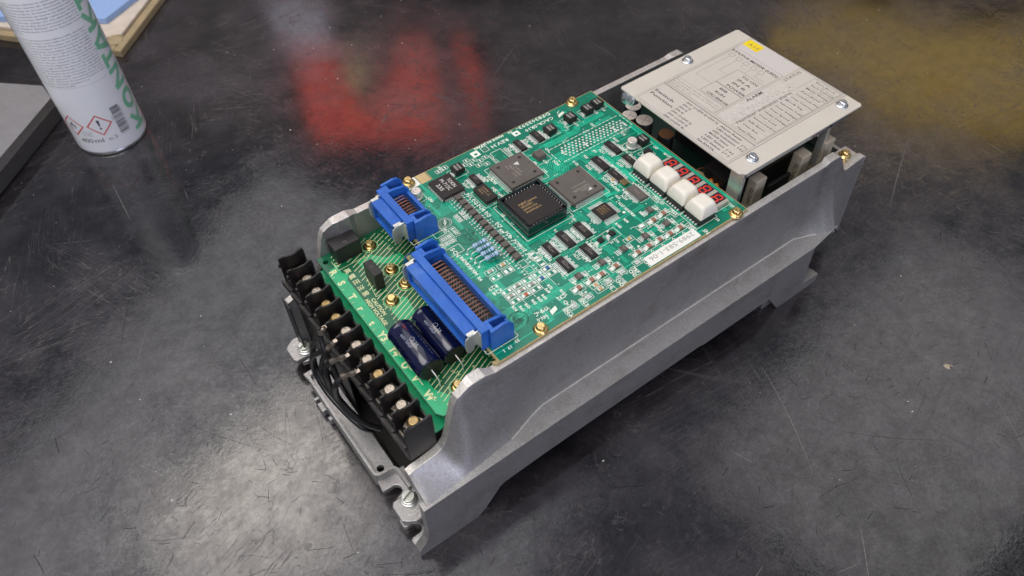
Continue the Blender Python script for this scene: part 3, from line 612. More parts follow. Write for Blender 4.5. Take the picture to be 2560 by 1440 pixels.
SOPS = [(121.8,143.3,5.3,12.0,10,[('HC244',1.0)],'IC5'),(137.9,143.6,5.6,12.2,10,[('HC245',1.0)],'IC6'),(173.5,100.8,5.4,14.6,11,[('HC373',1.0)],'IC31'),
 (174.2,83.5,4.8,12.6,9,[('HC14',1.0)],'IC37'),(155.5,93.3,6.0,15.2,12,[('SN75',1.0)],'IC25'),(156,77.4,5.4,13.2,10,[('HC08',1.0)],'IC29'),(156,55.6,7.4,14.8,11,[('ALS24',1.2)],'IC39'),
 (90.2,51.6,5.9,15.0,11,[('NEC 9C1',1.0),('HC574',1.4)],'IC23'),(104.3,51.3,5.8,14.6,11,[('NEC 9C1',1.0),('HC574',1.4)],'IC22'),(76.9,50.4,5.3,12.2,9,[('9530C',0.9),('74LS07',1.2)],'IC12'),
 (76.3,34.9,5.4,13.2,10,[('MB3761',0.9),('74LS244',1.2)],'IC14'),(95.3,34.5,5.6,12.8,9,[('T A87',1.0),('LC937F',1.3)],'IC11'),(75.6,132.9,5.2,11.0,8,[('9530P',0.9),('HC04',0.9)],'IC10')]
for i, (x, y, wd, ln, n, mk, lab) in enumerate(SOPS):
    obj('logic_chip', sop_mesh(wd, ln, n, 'chip_grey' if i == 6 else 'chip_dark', mk), mb, (x, y, 0.05))
    p = (ln-1.4)/n
    for k in range(n):
        yy = y-ln/2+0.7+p*(k+0.5)
        for s in (-1, 1): pd.flat(x+s*(wd/2+1.7)-1.15, x+s*(wd/2+1.7)+1.15, yy-0.42, yy+0.42, zp, 'solder'); pd.disc(x+s*(wd/2+3.4), yy, 0.5, zp, 'solder', 8) if (k*7+i) % 3 else None
    sk.line(x-wd/2-0.2, y-ln/2-0.5, x+wd/2+0.2, y-ln/2-0.5, 0.3, zs, 'silkscreen_white')
    st(lab, x-wd/2-6.6, y+ln/2-2, 1.7)
for i, (x, y, lab) in enumerate(((114.8,22.9,'IC6'),(96.1,22.5,'IC5'),(77.1,22.4,'IC7'),(133.4,22.8,'IC10'),(151.8,38.7,'IC1'),(152.2,23.0,'IC9'))):
    o = obj('amplifier_chip', sop_mesh(4.6, 4.9, 4, 'chip_grey', [('082',0.9)], h=1.7, pl=1.5), mb, (x, y, 0.05))
    for k in range(4):
        yy = y-1.75+0.87*k*1.25-0.1
        for s in (-1, 1): pd.flat(x+s*4.2-1.0, x+s*4.2+1.0, yy-0.33, yy+0.33, zp, 'solder'); pd.disc(x+s*6.2, yy, 0.5, zp, 'solder', 8)
    st(lab, x+3.9, y-1.0, 1.9)
# --- big flat packs
def qfp(sz, n, h, mt, pl, pitch, dots, txt, trt=0, lead='lead_tin'):
    m = M(); a = sz/2; m.frus((-a+0.4,a-0.4,-a+0.4,a-0.4),(-a,a,-a,a),0.5,h*0.55,mt); m.frus((-a,a,-a,a),(-a+0.35,a-0.35,-a+0.35,a-0.35),h*0.55,h,mt)
    for q in range(4):
        T = Matrix.Rotation(math.pi/2*q, 4, 'Z')
        for i in range(n):
            y = (i-(n-1)/2)*pitch; hp = pitch*0.26
            m.add([(a-0.1,y-hp,h*0.5),(a-0.1,y+hp,h*0.5),(a+0.6,y+hp,h*0.5),(a+0.6,y-hp,h*0.5),(a+0.9,y-hp,0.25),(a+0.9,y+hp,0.25),(a+pl,y+hp,0.2),(a+pl,y-hp,0.2)], [(0,1,2,3),(3,2,5,4),(4,5,6,7)], lead, tr=T)
    for x, y in dots: m.disc(x, y, 1.25, h+0.012, 'chip_dark', 20)
    return m
m = qfp(27.8, 30, 3.7, 'chip_grey', 1.6, 0.8, [(-9.2,-9),(9.2,9),(-9,9.2),(9,-9.2)], None)
m.disc(11.6, 0.8, 0.6, 3.72, 'recess_dark', 12); 
m.add([(1.0,6.0,3.72),(5.6,6.6,3.72),(4.6,2.8,3.72)], [(0,1,2)], 'chip_mark_white')
for t, x, y, hh, f in (('A-001C',0.6,3.4,1.5,8),('16211059',-2.2,7.0,2.0,12.5),('JAPAN',-4.6,7.4,1.2,4.5),('9553AI',-4.4,-0.6,1.2,5)): m.text(t, x, y, 3.72, hh, 'chip_mark', rot=-90, fit=f)
obj('processor_chip', m, mb, (102.7, 121.6, 0.1))
m = qfp(27.8, 30, 3.7, 'chip_grey', 1.6, 0.8, [(-9,-9),(9,9.5),(-9.5,9.2),(9,-9)], None)
m.disc(0.2, -11.6, 0.6, 3.72, 'recess_dark', 12)
m.add([(5.6,-7.4,3.72),(2.4,-9.6,3.72),(6.2,-9.9,3.72)], [(0,1,2)], 'chip_mark_white')
for t, x, y, hh, f in (('D-002C',3.4,-6.4,1.5,8),('16313226',4.4,-3.8,2.0,13),('JAPAN 9553AI',3.9,-0.6,1.2,12)): m.text(t, x+3, y, 3.72, hh, 'chip_mark', rot=180, fit=f)
obj('processor_chip', m, mb, (126.5, 84.8, 0.1))
for cx, cy in ((102.7,121.6),(126.5,84.8)): frame(cx, cy, 16.3, 16.3, 0.35)
m = qfp(12.4, 16, 2.3, 'chip_dark', 2.0, 0.72, [], None); m.disc(3.8,-4.6,0.4,2.32,'recess_dark',10)
for t, x, hh in (('ADI 2110',2.6,1.1),('JAPAN 51C',0.6,1.1),('NM2155C',-1.4,1.1),('9512 EP',-3.4,1.1)): m.text(t, x, 4.2, 2.32, hh, 'chip_mark_gold', rot=-90, fit=6.8, res=1)
obj('converter_chip', m, mb, (126.0, 55.3, 0.1))
for q in range(4):
    T = Matrix.Translation((126, 55.3, 0)) @ Matrix.Rotation(math.pi/2*q, 4, 'Z')
    for i in range(16): pd.flat(7.6, 10.3, (i-7.5)*0.72-0.2, (i-7.5)*0.72+0.2, zp, 'solder', tr=T)
pd.disc(137.2, 47.7, 1.1, zs, 'silkscreen_white', 16)
# --- socketed chip in the middle
m = M(); so = 17.4
m.shape([[(-so,-so),(so-3,-so),(so,-so+3),(so,so),(-so,so)], rr(-15.6,15.6,-15.6,15.6,0.6)], 0.3, 8.2, 'socket_plastic', bev=0.2)
m.box(-15.8, 15.8, -15.8, 15.8, 0.4, 3.0, 'chip_black')
m.frus((-14,14,-14,14),(-14.4,14.4,-14.4,14.4),3.0,5.6,'chip_dark'); m.frus((-14.4,14.4,-14.4,14.4),(-13.9,13.9,-13.9,13.9),5.6,7.4,'chip_dark')
for q in range(4):
    T = Matrix.Rotation(math.pi/2*q, 4, 'Z')
    for i in range(21):
        y = (i-10)*1.27; m.box(14.5, 15.9, y-0.27, y+0.27, 4.0, 7.3, 'lead_tin' if i % 2 else 'chip_black', tr=T); m.box(14.9, 17.0, y+0.42, y+0.85, 3.0, 8.15, 'socket_plastic', tr=T)
m.disc(-0.8, 11.4, 0.8, 7.41, 'chip_black', 16)
for t, x, y, hh, f, mt in (('NEC',-8.8,3.6,2.2,6.6,'chip_mark_gold'),('JAPAN',-1.6,3.4,1.7,7.4,'chip_mark_gold'),('SRK008C',-8.8,1.0,1.7,9.5,'chip_mark_gold'),('JAPAN-023',-8.8,-1.8,1.7,11,'chip_mark_gold'),('9529PK013',-8.8,-4.6,1.7,12,'chip_mark_gold')): m.text(t, x, y, 7.42, hh, mt, fit=f)
obj('socketed_chip', m, mb, (89.2, 84.6, 0.05)); frame(89.2, 84.6, 19.2, 19.2, 0.4)
# --- hybrid module marked TOKIN
m = M(); m.box(-8.6,8.6,-9.7,9.7,0.5,4.0,'chip_dark')
for i in range(12):
    for s in (-1,1): m.box(-0.25,0.25,-0.6,0.6,0.1,1.8,'lead_tin',tr=Matrix.Translation((s*9.1*1.0,0,0)) @ Matrix.Translation((0,(i-5.5)*1.5,0)) @ Matrix.Rotation(math.radians(90),4,'Z')); m.box(-0.25,0.25,-0.5,0.5,0.1,1.8,'lead_tin',tr=Matrix.Translation(((i-5.5)*1.35,s*10.1,0)))
for t, x, y, hh, f in (('TOKIN',3.0,5.0,3.0,9.5),('M-712C',-1.3,7.4,3.0,12.5),('235',-5.9,4.4,3.0,7.0)): m.text(t, x, y, 4.02, hh, 'chip_mark_white', rot=-90, fit=f, bold=0.03)
obj('hybrid_module', m, mb, (54.8, 137.8, 0), bev=0.2)
# --- oscillator
m = M(); m.box(-4.6,4.6,-8.0,8.0,1.0,4.4,'chip_dark'); m.box(-4.4,4.4,-7.8,7.8,0.1,1.2,'can_metal')
for t, x in (('D40TRP  C',1.4),('16.0000 M',-0.6),('9550A',-2.6)): m.text(t, x, 5.6, 4.42, 1.2, 'chip_mark_gold', rot=-90, fit=9 if x > -2 else 5.5, res=1)
obj('oscillator', m, mb, (71.9, 115.6, 0), bev=0.25); frame(71.9, 115.6, 6.2, 9.2); st('OSC 16M', 80.0, 121, 1.7)
# --- row of optocouplers
om = M(); om.frus((-2.5,2.5,-2.3,2.3),(-2.25,2.25,-2.05,2.05),0.6,2.6,'chip_grey')
for s in (-1,1):
    for y in (-1.27,1.27): om.box(-0.7,0.7,-0.25,0.25,0.1,1.2,'lead_tin',tr=Matrix.Translation((s*3.0,y,0)))
OM = om.mesh('optocoupler'); ys = [125.1,119,113.1,107.1,101,95,89,83,77,71,64.8,58.6]
for i, y in enumerate(ys):
    obj('optocoupler', OM, mb, (55.9, y, 0.05))
    for s in (-1,1):
        for yy in (-1.27,1.27): pd.flat(55.9+s*3.9-0.9, 55.9+s*3.9+0.9, y+yy-0.4, y+yy+0.4, zp, 'solder'); pd.disc(55.9+s*6.3, y+yy, 0.5, zp, 'solder', 8)
for i, (t, y) in enumerate((('PC1',126),('PC2',119),('PC18',112.5),('PC3',104),('PC7',91.5),('PC8a',81),('PC9,13',72),('PC17',66.5),('PC12',57))): st(t, 62.6, y, 1.8)
# --- four carbon film resistors
def axial():
    m = M(); T = Matrix.Translation((-5.2,0,4.2)) @ Matrix.Rotation(math.radians(90),4,'Y')
    m.lathe([(0.4,0),(1.2,0.2),(1.7,0.8),(1.7,2.0),(1.4,2.6),(1.35,7.8),(1.7,8.4),(1.7,9.6),(1.2,10.2),(0.4,10.4)], 'resistor_blue', 20, tr=T)
    for z, r, mt in ((1.1,1.73,'resistor_band_grey'),(3.4,1.42,'resistor_band'),(4.7,1.42,'resistor_band'),(6.6,1.42,'resistor_band'),(9.0,1.73,'resistor_band_grey')): m.lathe([(r,z),(r,z+0.55)], mt, 20, tr=T)
    m.tube(smooth_pts([(-5.2,0,4.2),(-8.2,0,4.2),(-9.4,0,3.4),(-9.6,0,1.5),(-9.6,0,0)],4), 0.33, 'lead_tin', 8); m.tube(smooth_pts([(5.2,0,4.2),(6.4,0,4.2),(7.2,0,3.4),(7.4,0,1.5),(7.4,0,0)],4), 0.33, 'lead_tin', 8); return m
AX = axial().mesh('axial_resistor')
for i, y in enumerate((79.9,75.4,70.9,66.5)): obj('axial_resistor', AX, mb, (42.1 + i*0.1, y, 0)); pd.disc(32.4, y, 0.9, zp, 'solder'); pd.disc(49.6, y, 0.9, zp, 'solder'); st(('R80','R81','R82','R83')[3-i], 26.5, y+0.5, 1.9, rot=-90)
# --- inductors with lettering on top
def inductor():
    m = M(); m.box(-3.9,3.9,-3.7,3.7,2.2,5.2,'chip_black'); m.box(-3.5,3.5,-3.4,3.4,0.6,2.2,'chip_black'); m.box(-5.4,-3.0,-1.6,1.6,0.1,0.5,'solder'); m.box(-5.0,-4.2,-3.0,3.0,0.08,0.35,'can_metal')
    m.box(3.0,5.0,-1.6,1.6,0.1,0.5,'solder')
    m.text('TOKEI', 0.4, 2.9, 5.22, 1.6, 'chip_mark_white', rot=-90, fit=5.6, bold=0.02); m.text('100SA', -2.2, 2.9, 5.22, 1.6, 'chip_mark_white', rot=-90, fit=5.4, bold=0.02); return m
IM = inductor().mesh('inductor')
for x, y in ((148.4,142.0),(168.8,143.9),(185.5,143.8),(195.5,144.6),(194.2,92.4),(70.6,147.6)): 
    obj('inductor', IM, mb, (x, y, 0)); frame(x, y, 6.2, 4.8)
    pd.disc(x-5.5, y-1.5, 0.9, zs, 'solder', 12)
# --- upright electrolytics
def ucap(): 
    m = M(); m.lathe([(4.3,0.6),(4.3,1.6),(3.7,1.8)], 'can_metal', 24); m.lathe([(3.55,1.6),(3.45,2.2),(3.55,2.8),(3.55,6.2),(3.3,6.6),(3.0,6.65)], 'can_metal', 32); m.disc(0,0,3.0,6.66,'can_top',24)
    m.text('10', -0.4, 0.9, 6.68, 1.2, 'ink', rot=-90, al='CENTER'); m.line(-1.9,-2,-1.9,2,0.3,6.67,'ink'); return m
UC = ucap().mesh('round_capacitor'); obj('round_capacitor', UC, mb, (34.3, 143.6, 0)); obj('round_capacitor', UC, mb, (185.6, 93.8+0.4, 0), rz=0.8)
for x, y in ((34.3,143.6),(185.6,94.2)): sk.poly([(x-5.5,y+3),(x-5.5,y-3),(x-3.5,y-5.5),(x+5.2,y-5.5),(x+5.2,y+5.5),(x-3.5,y+5.5),(x-5.5,y+3)], 0.35, zs, 'silkscreen_white'); pd.flat(x-5.6,x-3.0,y-0.8,y+0.8,zp,'solder')
st('CA6', 39.6, 139, 1.7); st('C31', 179, 101, 1.7)
# --- other odd parts
blk('tantalum_capacitor', 122.2, 129.8, 122.0, 129.6, 0.1, 3.8, mb, 'chip_grey', 0.2, 0.3); frame(125.4, 124.8, 6.6, 6.0); pd.disc(119.8, 122.6, 1.0, zs, 'solder', 16, ry=2.0)
blk('transistor', 187.4, 192.8, 79.2, 84.4, 0.1, 3.0, mb, 'chip_dark', 0.2, 0.3); pd.flat(184.6,187.4,80,83.6,zp,'solder'); frame(189, 81.8, 5.0, 4.0)
blk('transistor', 186.4, 190.2, 69.5, 76.5, 0.1, 2.0, mb, 'chip_dark', 0.2, 0.2)
blk('crystal', 153.6, 158.4, 66.0, 72.6, 0.3, 2.0, mb, 'crystal_metal', 0.3); frame(156, 69.3, 4.0, 5.4); st('XT', 159.8, 66, 1.7)
for x, y in ((107.4,37.3),(117.3,37.6)):
    blk('diode_pack', x-1.6, x+2.4, y-2.0, y+2.0, 0.1, 1.8, mb, 'chip_dark', 0.15, 0.2); pd.flat(x-3.9,x-1.6,y-1.3,y+1.3,zp,'solder'); frame(x, y, 5.0, 4.2); st('78L12', x-5.4, y+1, 1.7)
# --- chip capacitors and resistors
def chip(mt, lx, ly, h):
    m = M(); e = lx*0.2; m.box(-lx/2+e, lx/2-e, -ly/2, ly/2, 0.05, h, mt); m.box(-lx/2, -lx/2+e, -ly/2, ly/2, 0.05, h, 'solder'); m.box(lx/2-e, lx/2, -ly/2, ly/2, 0.05, h, 'solder'); return m.mesh('chip')
CC = chip('ceramic_brown', 5.0, 2.9, 1.5); CR = chip('chip_mark_gold', 4.0, 2.2, 0.7); CB = chip('ceramic_blue', 4.2, 2.2, 0.7); CE = chip('ceramic_red', 4.2, 2.2, 0.7); CW = chip('label_white', 4.4, 2.4, 0.9); CG = chip('chip_mark', 4.2, 2.0, 0.7)
for i, (x, y) in enumerate(((100.6,14.8),(89.2,14.9),(81.2,15.2),(70.8,15.1),(119.6,14.8),(128.9,14.8),(138.0,14.7),(147.1,14.5),(156.2,14.6),(156.3,30.7),(146.9,30.2),(45.4,59.2))):
    if i < 11: obj('ceramic_capacitor', CC, mb, (x+0.5, y, 0)); frame(x, y, 4.4, 2.7); pd.flat(x-3.9, x-1.7, y-1.5, y+1.5, zp, 'solder')
    if i < 11: st('C%d' % (44-i*2), x-1.6, y-3.2, 1.6)
for x, y, ch in ((81.4,10.9,CR),(81.8,6.7,CR),(123.3,27.3,CR),(35.8,58.9,CG),(45.2,58.9,CR),(137.5,30.9,CW),(152,76,CR)): obj('chip_resistor', ch, mb, (x, y, 0)); frame(x, y, 3.8, 2.0)
for k, (x, lab, sig) in enumerate(((114.4,'CH1','TRF'),(101.4,'CH2','VTG'),(89.7,'CH3','SG'),(71.6,'CH4','EN-B'),(59.8,'CH5','EN-A'))):
    y = 9.3 if k < 2 else (8.4 if k == 2 else 6.4)
    m = M(); m.box(-1.9,1.9,-1.4,1.4,0.1,0.5,'solder'); m.tube([(-1.6,0,0.5),(-1.2,0,1.9),(1.2,0,1.9),(1.6,0,0.5)], 0.4, 'lead_tin', 8); obj('test_point', m, mb, (x, y, 0)); frame(x, y, 3.1, 2.2)
    if k > 2: st(lab, x-3.0, y+7, 2.0, rot=-90)
    else: st(lab, x+3.4, y-1.4, 2.0, rot=-90)
    bx, by = ((108.8,4.9),(96.6,4.7),(88.0,3.6),(66.6,5.0),(54.3,5.0))[k]; sk.rect(bx-1.5, bx+1.7, by-3.4, by+3.4, 0.3, zs, 'silkscreen_white'); st(sig, bx-0.9, by+2.9, 1.8)
# resistor field near the large connector
cells = {(0,1):0,(0,2):CG,(0,3):0,(0,4):0,(0,5):CB,(1,1):CG,(1,2):CG,(1,3):CG,(1,4):CB,(1,5):0,(2,1):0,(2,2):CE,(2,3):0}
for (r, c), ch in cells.items():
    x = 26.6 + c*7.9; y = 39.9 - r*4.6
    frame(x, y, 3.7, 2.0); 
    for s in (-1,1): pd.flat(x+s*2.1-0.9, x+s*2.1+0.9, y-1.2, y+1.2, zp, 'solder')
    if ch: obj('chip_resistor', ch, mb, (x, y, 0))
for x in (38.4, 46.3, 54.2, 62.1, 70): sk.line(x, 42, x, 26-(x-38)*0.0, 0.25, zs, 'silkscreen_white')
for r_, (t, x, y) in enumerate((('R62',43,25.5),('R63',47,25),('R64',50.4,25),('R53',38,25.5),('R61',34,26),('R68',55,27.5),('R72',58,29),('R74',30.5,28.5))): st(t, x-1, y, 1.5, fit=4.2)
for x, y in ((65.6,53.2),(65.8,46.2)): frame(x, y, 2.4, 4.0); pd.flat(x-1.6,x+1.6,y+1.2,y+3,zp,'solder'); pd.flat(x-1.6,x+1.6,y-3,y-1.2,zp,'solder'); st('R102', x+5, y+3, 1.6)
for x, y in ((56,52),(56,45.6)): sk.poly([(x-2.6,y-2.6),(x+2.6,y-2.6),(x+2.6,y+2.6),(x-2.6,y+2.6),(x-2.6,y+0.8),(x-1.6,y),(x-2.6,y-0.8),(x-2.6,y-2.6)], 0.35, zs, 'silkscreen_white'); [pd.flat(x+s*4.4-0.8,x+s*4.4+0.8,y+q-0.4,y+q+0.4,zp,'solder') for s in (-1,1) for q in (-1.3,1.3)]
frame(35.8, 53.2, 3.8, 2.0); pd.flat(33,34.8,52.2,54.2,zp,'solder'); pd.flat(37,38.8,52.2,54.2,zp,'solder'); frame(45.2, 53.2, 3.8, 2.4); pd.flat(42.4,44.6,51.6,54.6,zp,'solder'); pd.flat(46,48.2,51.6,54.6,zp,'solder')
for t, x, y in (('R29',33,48.8),('R28',33.2,44.6),('YMP-C',47.6,16.4),('94V-0',43.4,12.2)): st(t, x, y, 2.4, rot=180, fit=6.6 if 'R' in t else (10.4 if 'Y' in t else 7.6), bold=0.06)
sk.shape([[(45.5,8.8),(50.8,10.4),(51.4,13.4),(46.1,12.2)]], zs, zs+0.005, 'silkscreen_white'); st('R4', 26, 60, 1.8); st('C32', 62, 17.5, 2.2, rot=180)
st('33', 19, 3.4+4.0, 1.8, rot=180); st('19', 13, 6.2, 1.8, rot=180); st('1', 8, 6.2, 1.8, rot=180); st('SN', 166.6, 4.4, 2.4, fit=4.4); st('5CN', 25.6, 90, 2.4); st('SW5', 17.2, 104.6, 2.4)
# emblem near the small connector, empty footprints, stamp
for r_ in (2.0, 3.3, 4.4): sk.ring(36.4, 112, r_, 0.45, zs, 'silkscreen_white')
sk.add([(34.2,109,zs+0.01),(38.2,112.4,zs+0.01),(36.3,112.6,zs+0.01),(38.8,115.6,zs+0.01),(34.8,112,zs+0.01),(36.6,111.7,zs+0.01)], [(0,1,2),(3,4,5)], 'silkscreen_white')
frame(36.6, 101.4, 2.3, 4.4); st('E-XST', 36.0, 105, 1.7, fit=7)
for x, y in ((27,100),(31.5,100),(27,95.5),(31.5,95.5),(46,112),(50.0,108.5),(46,108.2),(50,112)): frame(x, y, 2.0, 1.8); pd.flat(x-1.4,x+1.4,y-1.1,y-0.3,zp,'solder'); pd.flat(x-1.4,x+1.4,y+0.3,y+1.1,zp,'solder')
sk.rect(22, 33, 84, 91, 0.35, zs, 'silkscreen_white'); sk.poly([(16.5,109),(21.5,109),(21.5,121)], 0.35, zs, 'silkscreen_white'); frame(27.5, 106.5, 3.6, 3.4, 0.4)
st('CN5', 24, 113, 2.0, rot=90); st('SRC', 31.8, 108.4, 1.7); st('FF23', 22.4, 98, 1.7)
sm_ = M(); sm_.ring(40.9, 92.4, 6.6, 0.28, 0.13, 'stamp_ink', 36); sm_.line(38.6,86.4,38.6,98.4,0.25,0.13,'stamp_ink'); sm_.line(43.4,86.6,43.4,98.2,0.25,0.13,'stamp_ink')
sm_.text('ICT', 42.9, 88.0, 0.13, 3.2, 'stamp_ink', rot=90, fit=7.6, bold=0.06); sm_.text('検', 47, 91.2, 0.13, 2.2, 'stamp_ink', rot=90)
obj('ink_stamp', sm_, mb); sm_ = M(); sm_.ring(27.6, 18.5, 5.8, 0.35, 0.13, 'stamp_ink', 30, a0=-70, a1=200)
for i in range(26): a = random.uniform(0, 6.3); r_ = random.uniform(0, 3.6); x, y = 27.4+r_*math.cos(a), 18.5+r_*math.sin(a); sm_.line(x, y, x+random.uniform(-2.4,2.4), y+random.uniform(-2.4,2.4), 0.35, 0.13+i*0.001, 'stamp_ink')
obj('ink_stamp', sm_, mb)
# edge writing
st('DF8303593-', 162.4, 161.6, 2.5, rot=180, fit=31, bold=0.06); st('CACR-SR10', 161.4, 156.0, 2.5, rot=180, fit=26, bold=0.06); st('REV.H', 119.9, 156.6, 2.6, rot=180, fit=14.6, bold=0.06); st('MADE IN JAPAN', 119.4, 161.6, 1.7, rot=180, fit=25.5)
sk.shape([[(164.6,151.6),(171.4,153.6),(171.6,156),(166,154.6)],], zs, zs+0.005, 'silkscreen_white'); sk.shape([[(166,155.4),(170.8,158.8),(167.4,157.2)]], zs, zs+0.005, 'silkscreen_white')
sk.shape([rr(125.4,131,154,159,0.6), rr(127.4,129.4,155.4,157,0.3)], zs, zs+0.005, 'silkscreen_white'); st('-N', 128, 161.6, 2.2, rot=180, bold=0.06)
sk.shape([rr(88.2,94.4,153,159,0.6), rr(90.2,92.6,154.6,156.4,0.4)], zs, zs+0.005, 'silkscreen_white'); frame(99.8, 156.3, 2.5, 2.7, 0.4); sk.ring(99.8,156.3,0.9,0.4,zs,'silkscreen_white',12)
for x, y in ((78,151),(82.4,149),(86.6,151.5),(82,154),(90,148),(95,149),(92,142.6),(86.6,144.8),(66,157.4),(60,156.6)): frame(x, y, 2.0, 1.7); pd.flat(x-0.5,x+0.5,y-1.2,y+1.2,zp,'solder')
sk.poly([(100,137.8),(109,137.8),(109,150),(100,150),(100,145.5),(98.5,144),(100,142.5),(100,137.8)], 0.4, zs, 'silkscreen_white')
for i in range(8): pd.flat(97.2,99.0,139+i*1.3,139.6+i*1.3,zp,'solder'); pd.flat(110,113,139+i*1.3,139.6+i*1.3,zp,'solder')
st('PIST', 61.5, 160.6, 1.8); st('CN8', 47, 150.5, 2.0); st('RCIR109', 84, 132, 1.6, rot=-90); st('SC12', 60.6, 134, 1.7); st('IC1', 116, 150, 1.7); st('IC24', 130.6, 116.5, 1.7); st('C33', 119, 114.6, 1.7)
st('IC27 ADR7820', 139.6, 56.6, 1.6, fit=16); st('VRC203', 147.2, 74.5, 1.6); st('JP1', 160.4, 108, 1.6)
# unpopulated connector grid with dashed border
for r_ in range(5):
    for c in range(18):
        if r_ in (0, 4) and c in (0, 17): continue
        pd.disc(141.6+c*3.25+(r_ % 2)*1.6, 114.1+r_*2.4, 0.86, zp, 'solder', 10)
for k in range(17):
    for y in (111.0, 127.2): sk.line(137+k*3.8, y, 139.3+k*3.8, y, 0.5, zs, 'silkscreen_white')
for k in range(4):
    for x in (134.6, 202.4): sk.line(x, 112.6+k*4, x, 114.8+k*4, 0.5, zs, 'silkscreen_white')
for i in range(100):
    x = random.uniform(62, 200); y = random.uniform(12, 150); pd.disc(x, y, 0.5, zp, 'solder', 8)
    if i % 2: sk.line(x+1.4, y, x+2.6, y, 0.4, zs, 'silkscreen_white')
refs = ['R%d' % random.randint(10, 260) for _ in range(70)] + ['C%d' % random.randint(1, 90) for _ in range(40)]
spots = [(x, y) for x in range(62, 198, 9) for y in range(10, 150, 11)]; random.shuffle(spots)
for t, (x, y) in zip(refs, spots): st(t, x+random.uniform(-2, 2), y+random.uniform(-2, 2), 1.5)
# serial sticker
m = M(); m.shape([[(119.3,1.6),(162.3,1.4),(163,2.0),(163,9.2),(120.4,9.6),(119.4,8.8)]], 0.1, 0.2, 'label_white'); m.text('2989-583-1-06', 160.4, 7.8, 0.22, 3.6, 'label_ink', rot=180, fit=38, bold=0.0); obj('serial_sticker', m, mb)
# --- push switches with square keycaps
for i, y in enumerate((65.9,49.0,32.2,15.4)):
    at = (175.2, y, 0); m = M(); m.box(-7.4,6.8,-7.2,7.2,0.2,5.6,'black_plastic'); m.box(-8.2,7.2,-7.4,7.4,0.1,0.9,'black_plastic')
    for a in range(5): m.box(-9.0,-7.6,-5.4+a*2.4,-4.2+a*2.4,0.12,1.1,'solder')
    obj('push_switch', m, mb, at, bev=0.2)
    # keycap: stack of rounded squares
    m = M(); L = [(7.75,5.4,0.7),(7.95,5.9,0.9),(7.85,7.2,1.4),(7.35,9.9,2.0),(6.5,12.6,2.6),(5.8,13.7,2.8),(4.8,14.2,2.7),(3.0,14.35,1.6),(0.8,14.1,0.4)]; rings = [rr(-h,h,-h,h,r_,5) for h, z, r_ in L]; n = len(rings[0]); vs = [(x, yy, L[k][1]) for k, r_ in enumerate(rings) for x, yy in r_]; fs = [(k*n+j, k*n+(j+1)%n, (k+1)*n+(j+1)%n, (k+1)*n+j) for k in range(len(L)-1) for j in range(n)]; fs.append(tuple((len(L)-1)*n+j for j in range(n)))
    m.add(vs, fs, 'keycap', True); obj('keycap', m, mb, at)
    sk.rect(164.9, 183.8, y-8.0, y+8.0, 0.4, zs, 'silkscreen_white')
    if i: sk.rect(160.9, 164.6, y-3.4-5, y+3.4-5+1, 0.35, zs, 'silkscreen_white'); st('SW%d' % (i+1), 161.8, y-1.8, 2.1, fit=5.6)
# --- five digit display
segs = [((-3.1,0.0),(3.1,0.0),0)]
m = M()
def seg_pts(x0, y0, x1, y1, t=0.75):
    d = Vector((x1-x0, y1-y0)); l = d.length; d /= l; n = Vector((-d.y, d.x)); a = Vector((x0, y0)) + d*0.22; b = Vector((x1, y1)) - d*0.22; h = t
    return [tuple(a), tuple(a+d*h*0.7+n*h), tuple(b-d*h*0.7+n*h), tuple(b), tuple(b-d*h*0.7-n*h), tuple(a+d*h*0.7-n*h)]
DY = (61.6,50.5,39.6,28.6,17.7)
m = M(); m.box(186.6,198.6,11.6,67.4,0.1,3.3,'display_body'); disp = obj('digit_display', m, mb, bev=0.1)
for y in DY:
    m = M(); m.box(-5.4,5.4,-3.9,3.9,0,0.35,'display_face')
    sl = 0.12  # digits slant
    def q(u, v): return (v, -(u + v*sl))     # u right, v up of the digit -> local
    a, b = 2.15, 3.9
    for s_ in (((-a,0),(a,0)),((-a,b),(a,b)),((-a,-b),(a,-b)),((-a,0),(-a,b)),((a,0),(a,b)),((-a,0),(-a,-b)),((a,0),(a,-b))):
        p0, p1 = q(*s_[0]), q(*s_[1]); P = seg_pts(*p0, *p1, 0.55); m.add([(x, yy, 0.38) for x, yy in P], [tuple(range(6))], 'segment_red')
    dx, dy = q(a+1.0, -b); m.disc(dx, dy, 0.4, 0.38, 'segment_red', 8)
    obj('digit', m, disp, (192.6, y, 3.31))
sk.poly([(185,10.6),(200,10.6),(200,14)], 0.4, zs, 'silkscreen_white')
for i in range(6): sk.line(199+0.2*i, 73.5-i*1.5, 200.8, 72-i*1.5, 0.4, zs, 'silkscreen_white')
obj('solder_pads', pd, mb, kind='stuff'); obj('silkscreen', sk, mb)

